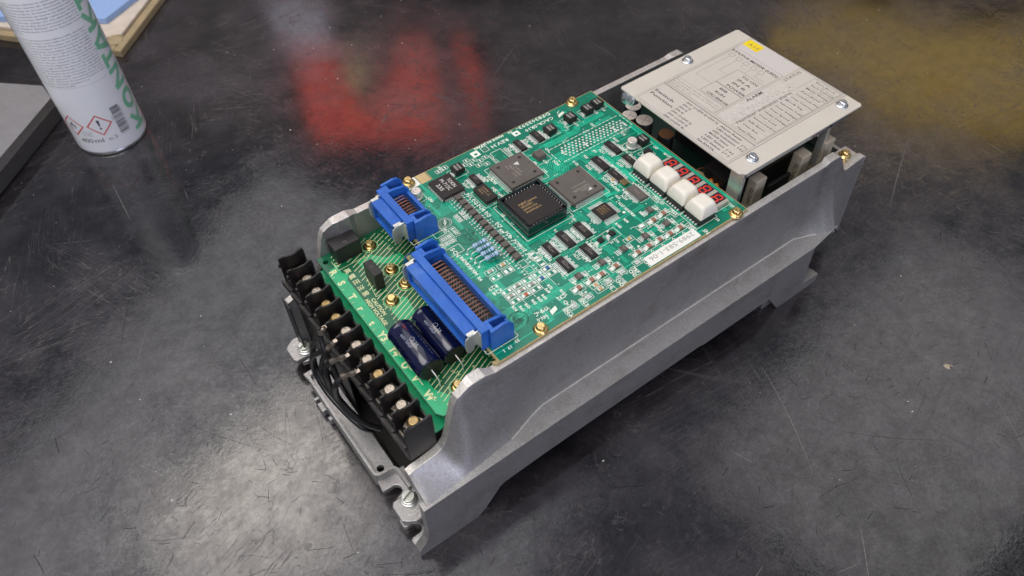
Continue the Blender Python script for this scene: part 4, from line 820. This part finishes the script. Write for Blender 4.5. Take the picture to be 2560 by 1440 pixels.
# ------------------------------------------------------------------ blue ribbon connectors
def connector(y0, y1, x0, ncol, cols_y):
    """y0,y1 outer ears; x0 = rear offset. Built at board level."""
    m = M(); yc = (y0+y1)/2; hb = (y1-y0)/2; BL = 'blue_plastic'; ew = 9.6
    # ears with slots: two side cheeks + back + front around an open slot
    prof = [(2.2,0.1),(18.2,0.1),(17.6,13.4),(14.6,17.2),(11,18.0),(2.0,17.2)]
    for s in (-1, 1):
        T = lambda yy: Matrix(((1,0,0,0),(0,0,-1,yy),(0,1,0,0),(0,0,0,1)))
        m.shape([prof], -1.0, 1.0, BL, tr=T(s*(hb-1.0)), bev=0.15)
        m.shape([[(2.2,0.1),(18.0,0.1),(17.4,12.6),(13.8,15.4),(6.0,16.8),(2.0,16.8)]], -1.0, 1.0, BL, tr=T(s*(hb-ew+1.2)), bev=0.15)
        ya, yb_ = sorted((s*(hb-2.0), s*(hb-ew+2.2)))
        m.box(2.6, 5.2, ya, yb_, 0.1, 16.6, BL); m.box(15.8, 17.4, ya, yb_, 0.1, 11.5, BL); m.box(5, 16, ya, yb_, 0.1, 6, BL)
    # middle flange
    m.box(-2.6, 2.4, -hb+3.0, hb-3.0, 0.2, 17.0, BL)
    inner = hb-ew
    m.box(2.2, 18.0, -inner-1.6, -inner, 0.1, 12.5, BL); m.box(2.2, 18.0, inner, inner+1.6, 0.1, 12.5, BL); m.box(15.4, 17.8, -inner, inner, 0.1, 10.5, BL); m.box(2.2, 16, -inner, inner, 0.1, 4.5, 'socket_plastic')
    # front shroud: hollow box open to the front
    sy = hb-8.8
    m.box(-10, -2.6, -sy, sy, 12.8, 14.6, BL); m.box(-10, -2.6, -sy, sy, 0.0, 1.6, BL)
    for s in (-1, 1): a, b = sorted((s*sy, s*(sy-1.8))); m.box(-10, -2.6, a, b, 1.6, 12.8, BL)
    m.box(-4.0, -2.6, -sy+1.8, sy-1.8, 1.6, 12.8, 'socket_plastic'); m.box(-8.8,-3,-sy+3.6,sy-3.6,5.8,8.6,BL)
    m.box(-9.8, -2.8, -sy+0.4, sy-0.4, 14.6, 14.9, BL)
    o = obj('ribbon_connector', m, drive, (x0, yc, 0), bev=0.25)
    # contacts: three rows of bent pins, each pin a sub-part
    pm = M(); pm.tube([(2.2,0,12.9),(10.2,0,13.1),(11.6,0,12.5),(12.2,0,11.2),(12.3,0,5)], 0.36, 'copper_pin', 5, smooth=False)
    pm.box(1.8,3.2,-0.6,0.6,12.6,13.5,'copper_pin')
    PM = pm.mesh('contact_pin'); q = M(); q.tube([(2.2,0,11.0),(6.2,0,11.0),(7.6,0,10.2),(7.8,0,5)], 0.4, 'copper_pin', 5, smooth=False); q.box(3.4,4.6,-0.62,0.62,10.6,11.6,'copper_pin'); QM = q.mesh('contact_pin')
    for k, yy in enumerate(cols_y):
        obj('contact_pin', PM, o, (x0, yy, 0))
        if k+1 < len(cols_y): obj('contact_pin', QM, o, (x0, (yy+cols_y[k+1])/2, 0))
    fr = M()
    for k, yy in enumerate(cols_y): fr.box(-9.2,-8.4,(yy-yc)*0.95-0.25,(yy-yc)*0.95+0.25,8.7,9.2,'bright_steel')
    obj('front_contacts', fr, o, (x0, yc, 0), kind='stuff')
    # spring latches
    for s in (-1, 1):
        l = M(); g = s
        P = [(-11.5,3.2),(-11.9,9.5),(-11.2,13.0),(-8.8,15.0),(-6.0,15.2),(-3.8,15.6),(-1.6,15.6),(-0.6,14.2),(-0.6,1.0),(-3.2,0.2),(-3.6,3.4),(-5.4,4.0),(-6.2,0.6),(-8.8,-0.6),(-10.8,0.6)]
        l.shape([P], -0.45, 0.45, 'zinc', bev=0.15, tr=Matrix(((1,0,0,0),(0,0,-1,s*(sy+2.0)),(0,1,0,0),(0,0,0,1))))
        l.box(-9.5,-4.2,min(s*(sy-0.4),s*(sy+2.0)),max(s*(sy-0.4),s*(sy+2.0)),14.7,15.4,'zinc'); l.box(-2.8,-0.8,min(s*(sy+2.0),s*(sy+5.0)),max(s*(sy+2.0),s*(sy+5.0)),2,14.6,'zinc')
        obj('spring_latch', l, o, (x0, yc, 0), bev=0.2)
    sk_ = M(); sk_.rect(-2, 20.2, -hb-0.8, hb+0.8, 0.4, 0.14, 'silkscreen_white'); obj('outline', sk_, o, (x0, yc, 0))
connector(9.6, 91.4, 0, 17, [75.2-2.98*k for k in range(18)])
connector(108.2, 152.6, 11, 7, [138.6-2.75*k for k in range(7)])

# ------------------------------------------------------------------ rear bay
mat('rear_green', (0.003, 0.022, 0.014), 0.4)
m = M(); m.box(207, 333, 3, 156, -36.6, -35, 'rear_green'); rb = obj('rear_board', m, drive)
for i in range(9): 
    pass
m = M()
for i in range(5): m.disc(214+0.2*i, 74-5*i, 0.8, -34.9, 'solder'); m.disc(216, 44-4.2*i, 0.8, -34.9, 'solder')
for i in range(12): m.disc(224+7*i, 8.6, 0.8, -34.9, 'solder')
obj('solder_joints', m, rb)
for x, y, r_, zt_ in ((223.3,133.2,6.4,-5),(213.3,126.5,6.0,-5),(218.3,115.2,6.8,-5),(228,100,6.2,-13)):
    m = M(); h = zt_+35; m.lathe([(r_,0),(r_,h-1.0),(r_-0.6,h-0.2)], 'black_rubber', 28); m.disc(0,0,r_-0.4,h,'can_top' if zt_ > -10 else 'copper_wire',28)
    if zt_ > -10:
        for a in (0.4, 1.97): m.line(-(r_-1.5)*math.cos(a), -(r_-1.5)*math.sin(a), (r_-1.5)*math.cos(a), (r_-1.5)*math.sin(a), 0.3, h+0.02+a*0.005, 'ink_light')
    obj('upright_capacitor', m, rb, (x, y, -35))
for x0, x1, y0, y1 in ((227.5,238,12.5,20.5),(272,282,10.2,19.2),(297,308,10.4,18.8)):
    def ex(m): 
        T = Matrix(((1,0,0,0),(0,0,-1,-4.45),(0,1,0,0),(0,0,0,1)))
        T = Matrix.Translation((-5.3,0,0)) @ Matrix.Rotation(math.radians(90),4,'Z') @ Matrix.Rotation(math.radians(90),4,'X')
        m.text('MPC70', 3.0, 14.0, -0.05, 3.4, 'ink', rot=90, tr=Matrix.Translation((-5.3,0,0)) @ Matrix(((0,0,1,0),(-1,0,0,0),(0,1,0,0),(0,0,0,1))), fit=15)
    blk('cement_resistor', x0, x1, y0, y1, -35, 1.5, rb, 'cement', 0.8, extra=ex)
blk('relay', 226, 240, 37, 58, -35, -14, rb, 'black_plastic', 0.6)
m = M(); m.lathe([(1.9,0),(1.9,5),(1.4,6.2),(0.3,6.7)], 'amber_led', 14); 
for x, y in ((224.6,48),(224.4,42.2)): obj('amber_lamp', m.mesh('amber_lamp'), rb, (x, y, -26))
m = M(); m.box(219,221.5,57,60,-35,-18,'wood'); m.tube([(215,66,-20),(221,61,-19),(226,58,-22),(229,52,-23)], 1.3, 'wood', 8); m.tube([(222,61,-19),(228,62,-21),(233,60,-22)], 1.0, 'copper_wire', 8); obj('tape_tab', m, rb)
blk('heat_sink', 245, 268, 13, 15.5, -35, -12, rb); m = M(); m.box(244,292,28,34,-35,-14,'black_plastic'); obj('heat_sink', m, rb, bev=0.4); blk('relay', 250, 300, 60, 110, -35, -8, rb)
m = M(); m.tube([(213,122,-35),(213,122,-8)], 1.2, 'power_board_copper', 8); m.box(206,207.5,96,120,-36,-24,'power_board_copper'); obj('post', m, rb)

# ------------------------------------------------------------------ cover plate with the printed sheet
ZC = 20.4
m = M(); m.shape([[(206.0,15.0),(206.0,131.2),(207.4,132.4),(327.8,132.4),(329.6,130.8),(329.6,13.4),(328,11.6),(210.2,11.6)]], ZC-1.5, ZC, 'cover_beige', bev=0.3)
cov = obj('cover_plate', m, drive)
m = M(); m.box(210, 316, 12.4, 14.0, ZC-5.5, ZC-1.8, 'bright_steel'); m.box(208.5, 212.0, 12.4, 23, -8, ZC-1.8, 'zinc'); m.box(208.2, 209.2, 8.8, 13.6, -9, -5, 'zinc'); m.box(296,299,12.4,18,-20,ZC-1.8,'zinc'); m.tube([(208.6,12.4,ZC-2),(208.8,11.8,4),(208.8,11.4,-6)], 0.7, 'bright_steel', 6)
obj('bracket', m, cov, bev=0.25); m = M(); m.lathe([(7,10),(7,17),(5,18.8)], 'bright_steel', 20, c=(212,126)); obj('spacer', m, cov)
m = M(); m.shape([[(205.9+0.7,26.0),(206.7,117.4),(329.3,117.4),(329.3,26.0)]], ZC, ZC+0.12, 'cover_sheet'); sheet = obj('printed_sheet', m, cov)
m = M(); z = ZC+0.14; I = 'ink'; IL = 'ink_light'
m.flat(308,328.6,69.5,115.2,z-0.01,'cover_window'); m.flat(286,310,46,67,z-0.01,'cover_grey'); m.flat(240,286,53.5,67,z-0.01,'cover_grey')
m.rect(206.8,329.0,25.8,117.4,0.22,z,IL); m.rect(208.6,329.0,27.4,115.9,0.22,z,IL); m.poly([(235.2,116),(235.2,27.5)],0.7,z,IL); m.rect(237,310.4,68.9,115.2,0.25,z,IL); m.rect(238.2,249,69.9,115,0.2,z,IL); m.rect(237.4,327.8,28.2,67.4,0.22,z,IL)
m.rect(239,326.8,28.9,52.6,0.2,z,IL)
m.rect(250,266.6,68.9,94.7,0.25,z+0.003,I); m.rect(267.0,290,68.9,94.6,0.25,z+0.003,I)
m.text('Switch',223.4,115.0,z,3.0,I,rot=-90,fit=19,bold=0.06); m.text('Function',218.6,114.4,z,3.0,I,rot=-90,fit=22,bold=0.06)
rows = [('(SW 1)+(SW 2)+(SW 3)','Alarm Reset'),('(SW 2)','LED Indication  (↑)'),('(SW 3)','LED Indication  (↓)'),('(SW 4)','MODE Select'),('(SW 1)+(SW 2)','LED Select  (→)'),('(SW 1)+(SW 3)','LED Select  (←)'),('(SW 1)+(SW 4)','No./DATA')]
for i, (a, b) in enumerate(rows):
    x = 231.2-3.75*i; m.text(a, x, 89.8, z, 1.9, I, rot=-90, fit=30.5 if i == 0 else (7.8 if i < 4 else 19.6), bold=0.05); m.text(b, x, 56.6, z, 1.9, I, rot=-90, fit=20 if i == 0 else (28 if i < 3 else (18 if i == 3 else (26 if i < 6 else 15.4))), bold=0.05)
m.text('CPU ERROR',251.3,89.8,z,2.5,I,rot=-90,fit=20.6,bold=0.07); m.text('RUN',256.6,86.8,z,2.5,I,rot=-90,fit=9,bold=0.05); m.text('BB',261.8,87.2,z,2.5,I,rot=-90,fit=7,bold=0.05)
m.text('POWER',268.6,87,z,2.6,I,rot=-90,fit=17.6,bold=0.05)
m.text('IN B',274,86.4,z,2.6,I,rot=-90,fit=12,bold=0.05); m.text('IN A',279.6,86.6,z,2.6,I,rot=-90,fit=12.4,bold=0.05); m.text('TG ON',285,87.1,z,2.6,I,rot=-90,fit=15.2,bold=0.05)
m.text('STATUS MODE (LED)',304.8,115.3,z,2.6,I,rot=-90,fit=45,bold=0.07); m.text('ALARM',267,63.6,z,2.8,I,fit=16.5,bold=0.05); m.text('STATUS',306.6,63.2,z,2.8,I,fit=17.8)
m.text('Number indicates alarm',243,50.6,z,2.8,I,fit=56)
for i in range(5): m.shape([rr(298.4,302.6,108.4-7.3*i,112.8-7.3*i,1.0,3),rr(298.65,302.35,108.65-7.3*i,112.55-7.3*i,0.9,3)], z, z+0.003, IL)
for P in ([(298,110.6),(262,110.6),(262,100),(262,94.9)],[(298,103.3),(279,103.3),(279,94.8)],[(298,96),(294,96),(294,90)],[(298,88.6),(290,88.6)],[(298,81.5),(293,81.5),(293,72)]): m.poly(P,0.2,z,IL)
for j, t in enumerate(('To prevent wrong contact, use','both standard inputs on Switches','(SW 4500 T1 - T2)')): m.text(t,245.2-2.8*j,114.4,z,1.5,IL,rot=-90,fit=43 if j < 2 else 20,res=1)
al = ['Open Phase','Over Run','A/D Error','Reference Point Error','Over Load','Under Voltage','Over Speed','Over Voltage','Regenerative Trouble','MCCB Trip','Over Current','Overheat Fin','Zero Drive','Motor Drive','Base Current','Base Block']
for i, t in enumerate(al): m.text(t,239.8+5.55*i,49.0,z,1.8,I if i < 14 else IL,rot=-90,fit=min(20,len(t)*1.75),res=1,bold=0.05); m.line(243.0+5.55*i,29.2,243.0+5.55*i,52,0.12,z,IL)
for i in range(130):
    x = random.uniform(306,322) if i % 2 else random.uniform(240,306); y = random.uniform(28.5,44) if i % 2 else random.uniform(54,60)
    m.line(x,y,x+random.uniform(-1.5,1.5),y+random.uniform(-1.5,1.5),0.22,z+0.001*(i%5),IL)
obj('print', m, sheet if False else cov)
m = M(); m.shape([rr(317.4,326.6,101.4,115.9,0.6)], ZC+0.15, ZC+0.3, 'label_yellow'); m.text('A13', 320.0, 112.6, ZC+0.33, 3.0, 'ink_light', rot=-90, fit=9.5, bold=0.0); obj('yellow_sticker', m, cov)
cs = M(); cs.lathe([(4.4,0),(4.5,0.5),(4.2,0.9),(3.3,1.0),(3.3,1.6)], 'bright_steel', 24); cross_head(cs, 3.0, 1.4, 2.7, 'bright_steel', 'recess_dark'); CS = cs.mesh('cover_screw')
for x, y, a in ((267.6,125.4,0.4),(317.0,20.2,0.2),(223.8,19.8,0.9),(317,125.4,0.7)):
    if (x, y) != (317, 125.4): obj('cover_screw', CS, cov, (x, y, ZC), rz=a)

# ------------------------------------------------------------------ spray can
can = thing('spray_can', (-101.5, 515, -ZT), 'white spray can with green vertical lettering and two red hazard diamonds', 'spray can')
RC = 32.8; m = M(); m.lathe([(30.2,0.6),(31.8,0),(RC,1.0),(RC+0.1,2.4),(RC-0.3,3.2)], 'bright_steel', 96); m.lathe([(RC-0.25,3.2),(RC-0.05,3.8),(RC,5),(RC,168),(RC-1.2,174),(RC-6,182)], 'can_paint', 96)
m.lathe([(27,182),(25,186),(13,190)], 'bright_steel', 48); body = obj('can_body', m, can, (-101.5,515,-ZT))
m = M()
def cw(off):
    def f(q):
        a = math.radians(-90) + q[0]/RC; r_ = RC+0.05+off; return (r_*math.cos(a), r_*math.sin(a), q[1])
    return f
W0 = cw(0)
def ang(a): return math.radians(a+90)*RC     # angle in degrees -> arc length
def ct(t, a, z, h, mt, rot=0, fit=None, bold=0.0): m.text(t, ang(a), z, 0, h, mt, rot=rot, fit=fit, bold=bold, warp=W0, res=3)
GL = {'K':[((.13,0),(.13,1)),((.16,.40),(.86,.97)),((.36,.58),(.88,.03))],'N':[((.13,0),(.13,1)),((.15,.97),(.85,.03)),((.87,0),(.87,1))],'T':[((0,.87),(1,.87)),((.5,0),(.5,.8))],'A':[((.1,0),(.47,1)),((.53,1),(.9,0)),((.25,.27),(.75,.27))]}
GL['O'] = [((.5+.38*math.cos(t*.3927), .5+.38*math.sin(t*.3927)), (.5+.38*math.cos((t+1.12)*.3927), .5+.38*math.sin((t+1.12)*.3927))) for t in range(16)]
for ch, z0, z1 in (('K',11,31.5),('O',32.5,54.5),('N',57,79),('T',80,94),('A',92,115.5),('K',116,137),('T',137,151)):
    for j, (p0, p1) in enumerate(GL[ch]):
        wz, hu, th = z1-z0, 19.0, 4.6
        a0 = Vector((p0[0]*wz, p0[1]*hu)); a1 = Vector((p1[0]*wz, p1[1]*hu)); d = a1-a0; nn_ = Vector((-d.y, d.x)).normalized()*th/2; K_ = max(1, int(d.length/1.5)); vs = []
        for i in range(K_+1):
            for q in range(4): pt = a0+d*i/K_+nn_*(q/1.5-1); vs.append(cw(0.01*j)((ang(-20)-pt.y, z0+pt.x, 0)))
        m.add(vs, [(4*i+q, 4*i+q+1, 4*i+q+5, 4*i+q+4) for i in range(K_) for q in range(3)], 'can_green')
fr = ['désoxydant pour contacts, élimine la saleté','élimine facilement les restes de décapants après','les travaux de l\'assemblage de circuits électriques. Assure','des circuits imprimés propres, de hautes résistances super-','ficielles et de faibles sensibilités du courant de défaut et une','bonne adhérence des couches. Séchage rapide sans résidus','Mode d\'emploi: Ne pas utiliser sur des appareils sous','tension. Appuyer sur la tête de pulvérisation, jusqu\'à ce','que la pièce soit imbibée. Éliminer ensuite les restes de','saleté avec des mouvements circulaires. Puis bien rincer','avec KONTAKT LR.','','Danger: Aérosol extrêmement inflammable. Récipient','sous pression: peut éclater sous l\'effet de la chaleur. Pro-','voque une irritation cutanée. Provoque une sévère irrita-','tion des yeux. Peut provoquer somnolence ou vertiges.','Nocif pour les organismes aquatiques, entraîne des effets','néfastes à long terme. Tenir hors de portée des enfants','Tenir à l\'écart de la chaleur, des surfaces chaudes, des étin-','celles, des flammes nues et de toute autre source d\'inflam-','mation. Ne pas fumer. Ne pas vaporiser sur une flamme nue','ou sur toute autre source d\'ignition. Ne pas perforer, ni','brûler, même après usage. Éviter de respirer les poussières','fumées/brouillards/vapeurs/aérosols. Porter des gants','de protection/des vêtements de protection/un équipement','de protection des yeux/du visage. Protéger du rayonne-','ment solaire. Ne pas exposer à une température supé-','rieure à 50°C/122°F. Éliminer le contenu/récipient dans','une décharge agréée. Contient: propane-2-ol','hydrocarbures aliphatiques 15-30%']
for i, t in enumerate(fr):
    if t: z = 157 - i*2.72; full = len(t) > 45; ct(t, -182, z, 1.45, 'can_ink', fit=(ang(-56)-ang(-182))*(1.0 if full else max(0.2,len(t)/57)))
m.add([W0((ang(-182)+k*(ang(-56)-ang(-182))/30, zz, 0)) for k in range(31) for zz in (76.6, 76.8)], [(2*k,2*k+2,2*k+3,2*k+1) for k in range(30)], 'can_ink_grey')
def diamond(ac, zc_, s_):
    cx = ang(ac)
    for k in range(4):
        c0 = [(s_,0),(0,s_),(-s_,0),(0,-s_)][k]; c1 = [(0,s_),(-s_,0),(0,-s_),(s_,0)][k]
        for j in range(4):
            t0, t1 = j/4, (j+1)/4; q = []
            for t, sc_ in ((t0,1),(t1,1),(t1,0.86),(t0,0.86)): q.append(W0((cx+(c0[0]+(c1[0]-c0[0])*t)*sc_, zc_+(c0[1]+(c1[1]-c0[1])*t)*sc_, 0)))
            m.add(q, [(0,1,2,3)], 'hazard_red')
diamond(-105.6, 34.2, 11.6); diamond(-150.5, 34.2, 11.6)
def blob(P, mt='can_ink'): m.add([W0((ang(P[0])+x, P[1]+y, 0)) for x, y in P[2]], [tuple(range(len(P[2])))], mt)
blob((-105.6,34.2,[(-1.3,5.2),(-0.5,-1.6),(0.5,-1.6),(1.3,5.2),(0.7,5.8),(-0.7,5.8)])); blob((-105.6,34.2,[(1.1*math.cos(t),-3.6+1.1*math.sin(t)) for t in [k*0.785 for k in range(8)]]))
blob((-150.5,34.2,[(-3.2,-2.4),(-1.2,-3.4),(1.4,-3.4),(3.4,-2.2),(3.6,0.2),(2.4,2.0),(2.2,0.4),(1.2,2.4),(0.8,5.2),(-0.6,3.0),(-1.0,1.0),(-2.0,2.4),(-3.4,0.4)])); blob((-150.5,34.2,[(-3.6,-5.0),(3.8,-5.0),(3.8,-4.4),(-3.6,-4.4)]))
ct('400', -147, 15.6, 5.2, 'can_ink', fit=11.6, bold=0.06); ct('ml', -125, 15.6, 5.0, 'can_ink', fit=8.2, bold=0.05); ct('e3', -103, 16.0, 4.2, 'can_ink_grey', fit=8.4); ct('520', -136.5, 24.4, 3.0, 'can_ink_grey', fit=6.4)
for P in [(-138.5+1.75*q,zz,[(0,0),(1,0),(1,0.3),(0,0.3)]) for q in range(9) for zz in (23.4,28.4)]+[(-138.5,23.4,[(0,0),(0.3,0),(0.3,5.3),(0,5.3)]),(-138.5,23.4,[(8.7,0),(9,0),(9,5.3),(8.7,5.3)])]: blob(P,'can_ink_grey')
z = 18.0; random.seed(3)
while z < 47:
    hh = random.choice((0.5,0.8,1.3)); m.add([W0((ang(-80.5)+8.6*q/8,zz,0)) for q in range(9) for zz in (z,z+hh)], [(2*q,2*q+2,2*q+3,2*q+1) for q in range(8)], 'can_ink'); z += hh+random.choice((0.5,0.8,1.1))
m.text('4 013614 641237', ang(-62.5), 18, 0, 1.7, 'can_ink', rot=90, fit=27, warp=W0); m.text('GD60001', ang(-83.5), 40, 0, 1.2, 'can_ink', rot=-90, fit=6, warp=W0)
obj('can_print', m, can, (-101.5,515,-ZT))

# ------------------------------------------------------------------ things at the left edge
m = M(); P = [(-134.2,574),(-135.4,598),(-137,601),(-172,634),(-420,640),(-420,300),(-206,503)]
m.shape([P], -98.0, -97.9, 'slab_grey'); P2 = [(-130.5,573),(-131.5,600),(-136,606),(-172,638),(-424,645),(-424,290),(-207,496)]
n = len(P); Pl = [(x, y, -98.0) for x, y in P] + [(x, y, -104.0) for x, y in P2] + [(x, y, -118.5) for x, y in P2]
m.add(Pl, [(i, (i+1)%n, n+(i+1)%n, n+i) for i in range(n)] + [(n+i, n+(i+1)%n, 2*n+(i+1)%n, 2*n+i) for i in range(n)], 'slab_side')
m.shape([[(x*1.0+3.0*(-1 if x < -150 else -1)*0.5, y) for x, y in P2]], -120, -118.6, 'slab_side')
tag(obj('metal_slab', m, None), 'light grey wet metal slab with dark side edge, at the left picture edge', 'slab')
D1 = Vector((67,71,0)).normalized(); D2 = Vector((-94,112,0)).normalized()
def tw(a, b): v = Vector((-50.0,634.0,0)) + D1*a + D2*b; return (v.x, v.y)
m = M()
for a0, a1, b0, b1, z1 in ((0,260,0,9,-111.5),(0,9,9,320,-111.6)): m.shape([[tw(a0,b0),tw(a1,b0),tw(a1,b1),tw(a0,b1)]], -120, z1, 'wood', bev=1.2)
m.shape([[tw(9,9),tw(260,9),tw(260,320),tw(9,320)]], -120, -116, 'wood')
m.lathe([(9,-116),(10,-113),(9,-111.2),(5,-110.6)], 'wood', 24, c=tw(19,16))
tray = tag(obj('wooden_tray', m, None), 'stained pale wooden tray behind the spray can, holding a blue sheet', 'tray')
m = M(); m.shape([[tw(30,13),tw(258,12),tw(258,300),tw(16,300),tw(12,40)]], -116, -111.0, 'paper_wet', bev=1.0)
tag(obj('paper_pad', m, None), 'off white crumpled paper pad lying in the wooden tray under the blue sheet', 'paper')
m = M(); m.shape([[(-44,694),(50,752),(60,960),(-260,900),(-138,772)]], -110.9, -104, 'blue_foam', bev=0.8)
tag(obj('blue_foam_sheet', m, None), 'light blue textured foam sheet on top of the paper pad in the tray', 'foam sheet')

# ------------------------------------------------------------------ crumbs and a flake
random.seed(11); m = M()
for i in range(420):
    x = random.uniform(-330, 700); y = random.uniform(-330, 640)
    if -90 < x < 345 and -28 < y < 190: continue
    if x < -120 and y > 480: continue
    r_ = random.choice((0.2,0.25,0.3,0.35,0.5,0.8))*random.uniform(0.7,1.2); n = 5; a0 = random.uniform(0, 6)
    q = [(x+r_*random.uniform(0.6,1.2)*math.cos(a0+k*1.257), y+r_*random.uniform(0.6,1.2)*math.sin(a0+k*1.257), -ZT+0.02) for k in range(n)]
    m.add(q+[(x, y, -ZT+0.02+r_*0.7)], [(k, (k+1)%n, n) for k in range(n)], 'dust')
o = obj('dust_crumbs', m, None); o['kind'] = 'stuff'
m = M(); P = [(308,-134.5),(311,-134.2),(314,-138),(312.6,-140),(311.5,-137.6),(309.5,-139.6),(308.2,-138)]; n = len(P)
m.add([(x, y, -ZT+0.1) for x, y in P]+[(311,-137,-ZT+1.6)], [(i,(i+1)%n,n) for i in range(n)], 'flake'); tag(obj('paint_flake', m, None), 'small beige flake lying alone on the table right of the drive', 'flake')

# long gouges and a few old stains in the table top
m = M(); random.seed(21)
for i in range(120):
    x = random.uniform(-330, 620); y = random.uniform(-330, 520); a = random.choice((0.4, 1.3, 2.2, 2.7, 0.9)) + random.uniform(-0.3, 0.3); L_ = random.choice((8, 12, 20, 32, 60, 90))*random.uniform(0.6, 1.3); cv = random.uniform(-0.0012, 0.0012); wd = random.uniform(0.10, 0.30); P = []
    for k in range(13): P.append((x, y)); x += math.cos(a)*L_/12; y += math.sin(a)*L_/12; a += cv*L_/12*3
    if any(-92 < q[0] < 345 and -30 < q[1] < 185 or (q[0] < -60 and q[1] > 470) for q in P): continue
    for k in range(12):
        w_ = wd*math.sin(math.pi*(k+0.5)/12)
        m.line(*P[k], *P[k+1], w_, -ZT+0.012+0.0001*(i % 40), 'scratch' if i % 3 else 'stain')
for i in range(620):
    cx_, cy_, sg = random.choice(((-140,20,60),(-190,-60,80),(-120,-60,50),(-240,60,70),(160,-120,80),(300,-60,90)))
    x, y = random.gauss(cx_, sg), random.gauss(cy_, sg); a = random.choice((0.2, 0.9, 1.6, 2.3, 2.8)) + random.gauss(0, 0.25); L_ = random.uniform(1.5, 9) if i % 9 else random.uniform(12, 34)
    x1, y1 = x+L_*math.cos(a), y+L_*math.sin(a); xm, ym = (x+x1)/2+random.uniform(-.05,.05)*L_, (y+y1)/2+random.uniform(-.05,.05)*L_
    if any(-92 < q[0] < 345 and -30 < q[1] < 185 for q in ((x,y),(x1,y1))): continue
    m.poly([(x,y),(xm,ym),(x1,y1)], random.uniform(0.14, 0.38), -ZT+0.02+0.0001*(i % 50), 'stain')
for x, y, rr_ in ((-137,26,3.0),):
    m.add([(x+rr_*random.uniform(0.8,1.15)*math.cos(t*0.52), y+0.7*rr_*random.uniform(0.8,1.15)*math.sin(t*0.52), -ZT+0.01) for t in range(12)], [tuple(range(12))], 'smudge')
o = obj('table_scratches', m, None); o['kind'] = 'stuff'

# ------------------------------------------------------------------ wall, and flat shapes added for their reflections in the table top
fw = Vector((0.57929, 0.81512, 0)); sd = Vector((0.81512, -0.57929, 0)); C0 = Vector((-137.8, -207.9, 0))
def wp(s_, h, d=2000): v = C0 + fw*d + sd*s_; return (v.x, v.y, h-ZT)
def wallpoly(name, pts, d, mt, thick=30):
    m = M(); n = len(pts); m.add([wp(a, b, d) for a, b in pts]+[wp(a, b, d+thick) for a, b in pts], [tuple(range(n))[::-1], tuple(range(n, 2*n))]+[(i,(i+1)%n,n+(i+1)%n,n+i) for i in range(n)], mt); return obj(name, m, None)
wl_ = wallpoly('wall', [(-2600,-700),(3200,-700),(3200,1250),(-2600,1250)], 2060, 'dark_wall', 60); wl_['kind'] = 'structure'
rj = M()
def poly2(m, pts, d, mt, thick=20):
    n = len(pts); m.add([wp(a, b, d) for a, b in pts]+[wp(a, b, d+thick) for a, b in pts], [tuple(range(n))[::-1], tuple(range(n, 2*n))]+[(i,(i+1)%n,n+(i+1)%n,n+i) for i in range(n)], mt)
poly2(rj, [(-640,1180),(-640,870),(-560,820),(-500,830),(-455,1000),(-400,980),(-350,870),(-300,780),(-235,780),(-185,780),(-130,775),(-70,960),(-80,1170)], 2000, 'red_shape')  # stand-in for an unknown red thing, outlined to suit its reflection
tag(obj('red_mirror_shape', rj, None), 'flat red shape added behind the table, seen only as a mirror image in its top', 'reflected shape')
bb_ = M(); poly2(bb_, [(-218,700),(-180,700),(-110,1130),(-190,1130)], 1960, 'dark_wall'); poly2(bb_, [(-500,700),(-300,700),(-330,870),(-420,1010),(-455,1010),(-480,860)], 1960, 'dark_wall')  # dark cut-outs added to break up the red reflection
poly2(bb_, [(-480,660),(200,660),(200,760),(-480,775)], 1950, 'dark_wall'); o = obj('dark_mirror_shape', bb_, None); tag(o, 'dark shape added to break up the red one, seen only as a mirror image', 'coat')
tag(wallpoly('olive_mirror_shape', [(-473,842),(-424,796),(-404,857),(-441,934),(-470,926)], 1940, 'olive_shape', 40), 'small olive shape added beside the red one, seen only as a mirror image', 'bag')  # added for the small olive blob in the reflection
tag(wallpoly('grey_mirror_shape', [(-664,640),(-487,640),(-491,814),(-593,835),(-663,790)], 1990, 'grey_shape'), 'grey shape added left of the red one, seen only as a mirror image', 'coat')  # added for the light grey patch in the reflection
tag(wallpoly('yellow_mirror_shape', [(755,740),(919,700),(1080,730),(1300,790),(1800,800),(2000,1240),(1600,1245),(1177,1130),(1016,990),(780,900)], 1990, 'yellow_shape'), 'yellow shape added behind the table, seen only mirrored at top right', 'cabinet')  # stand-in for an unknown yellow thing, added for its reflection
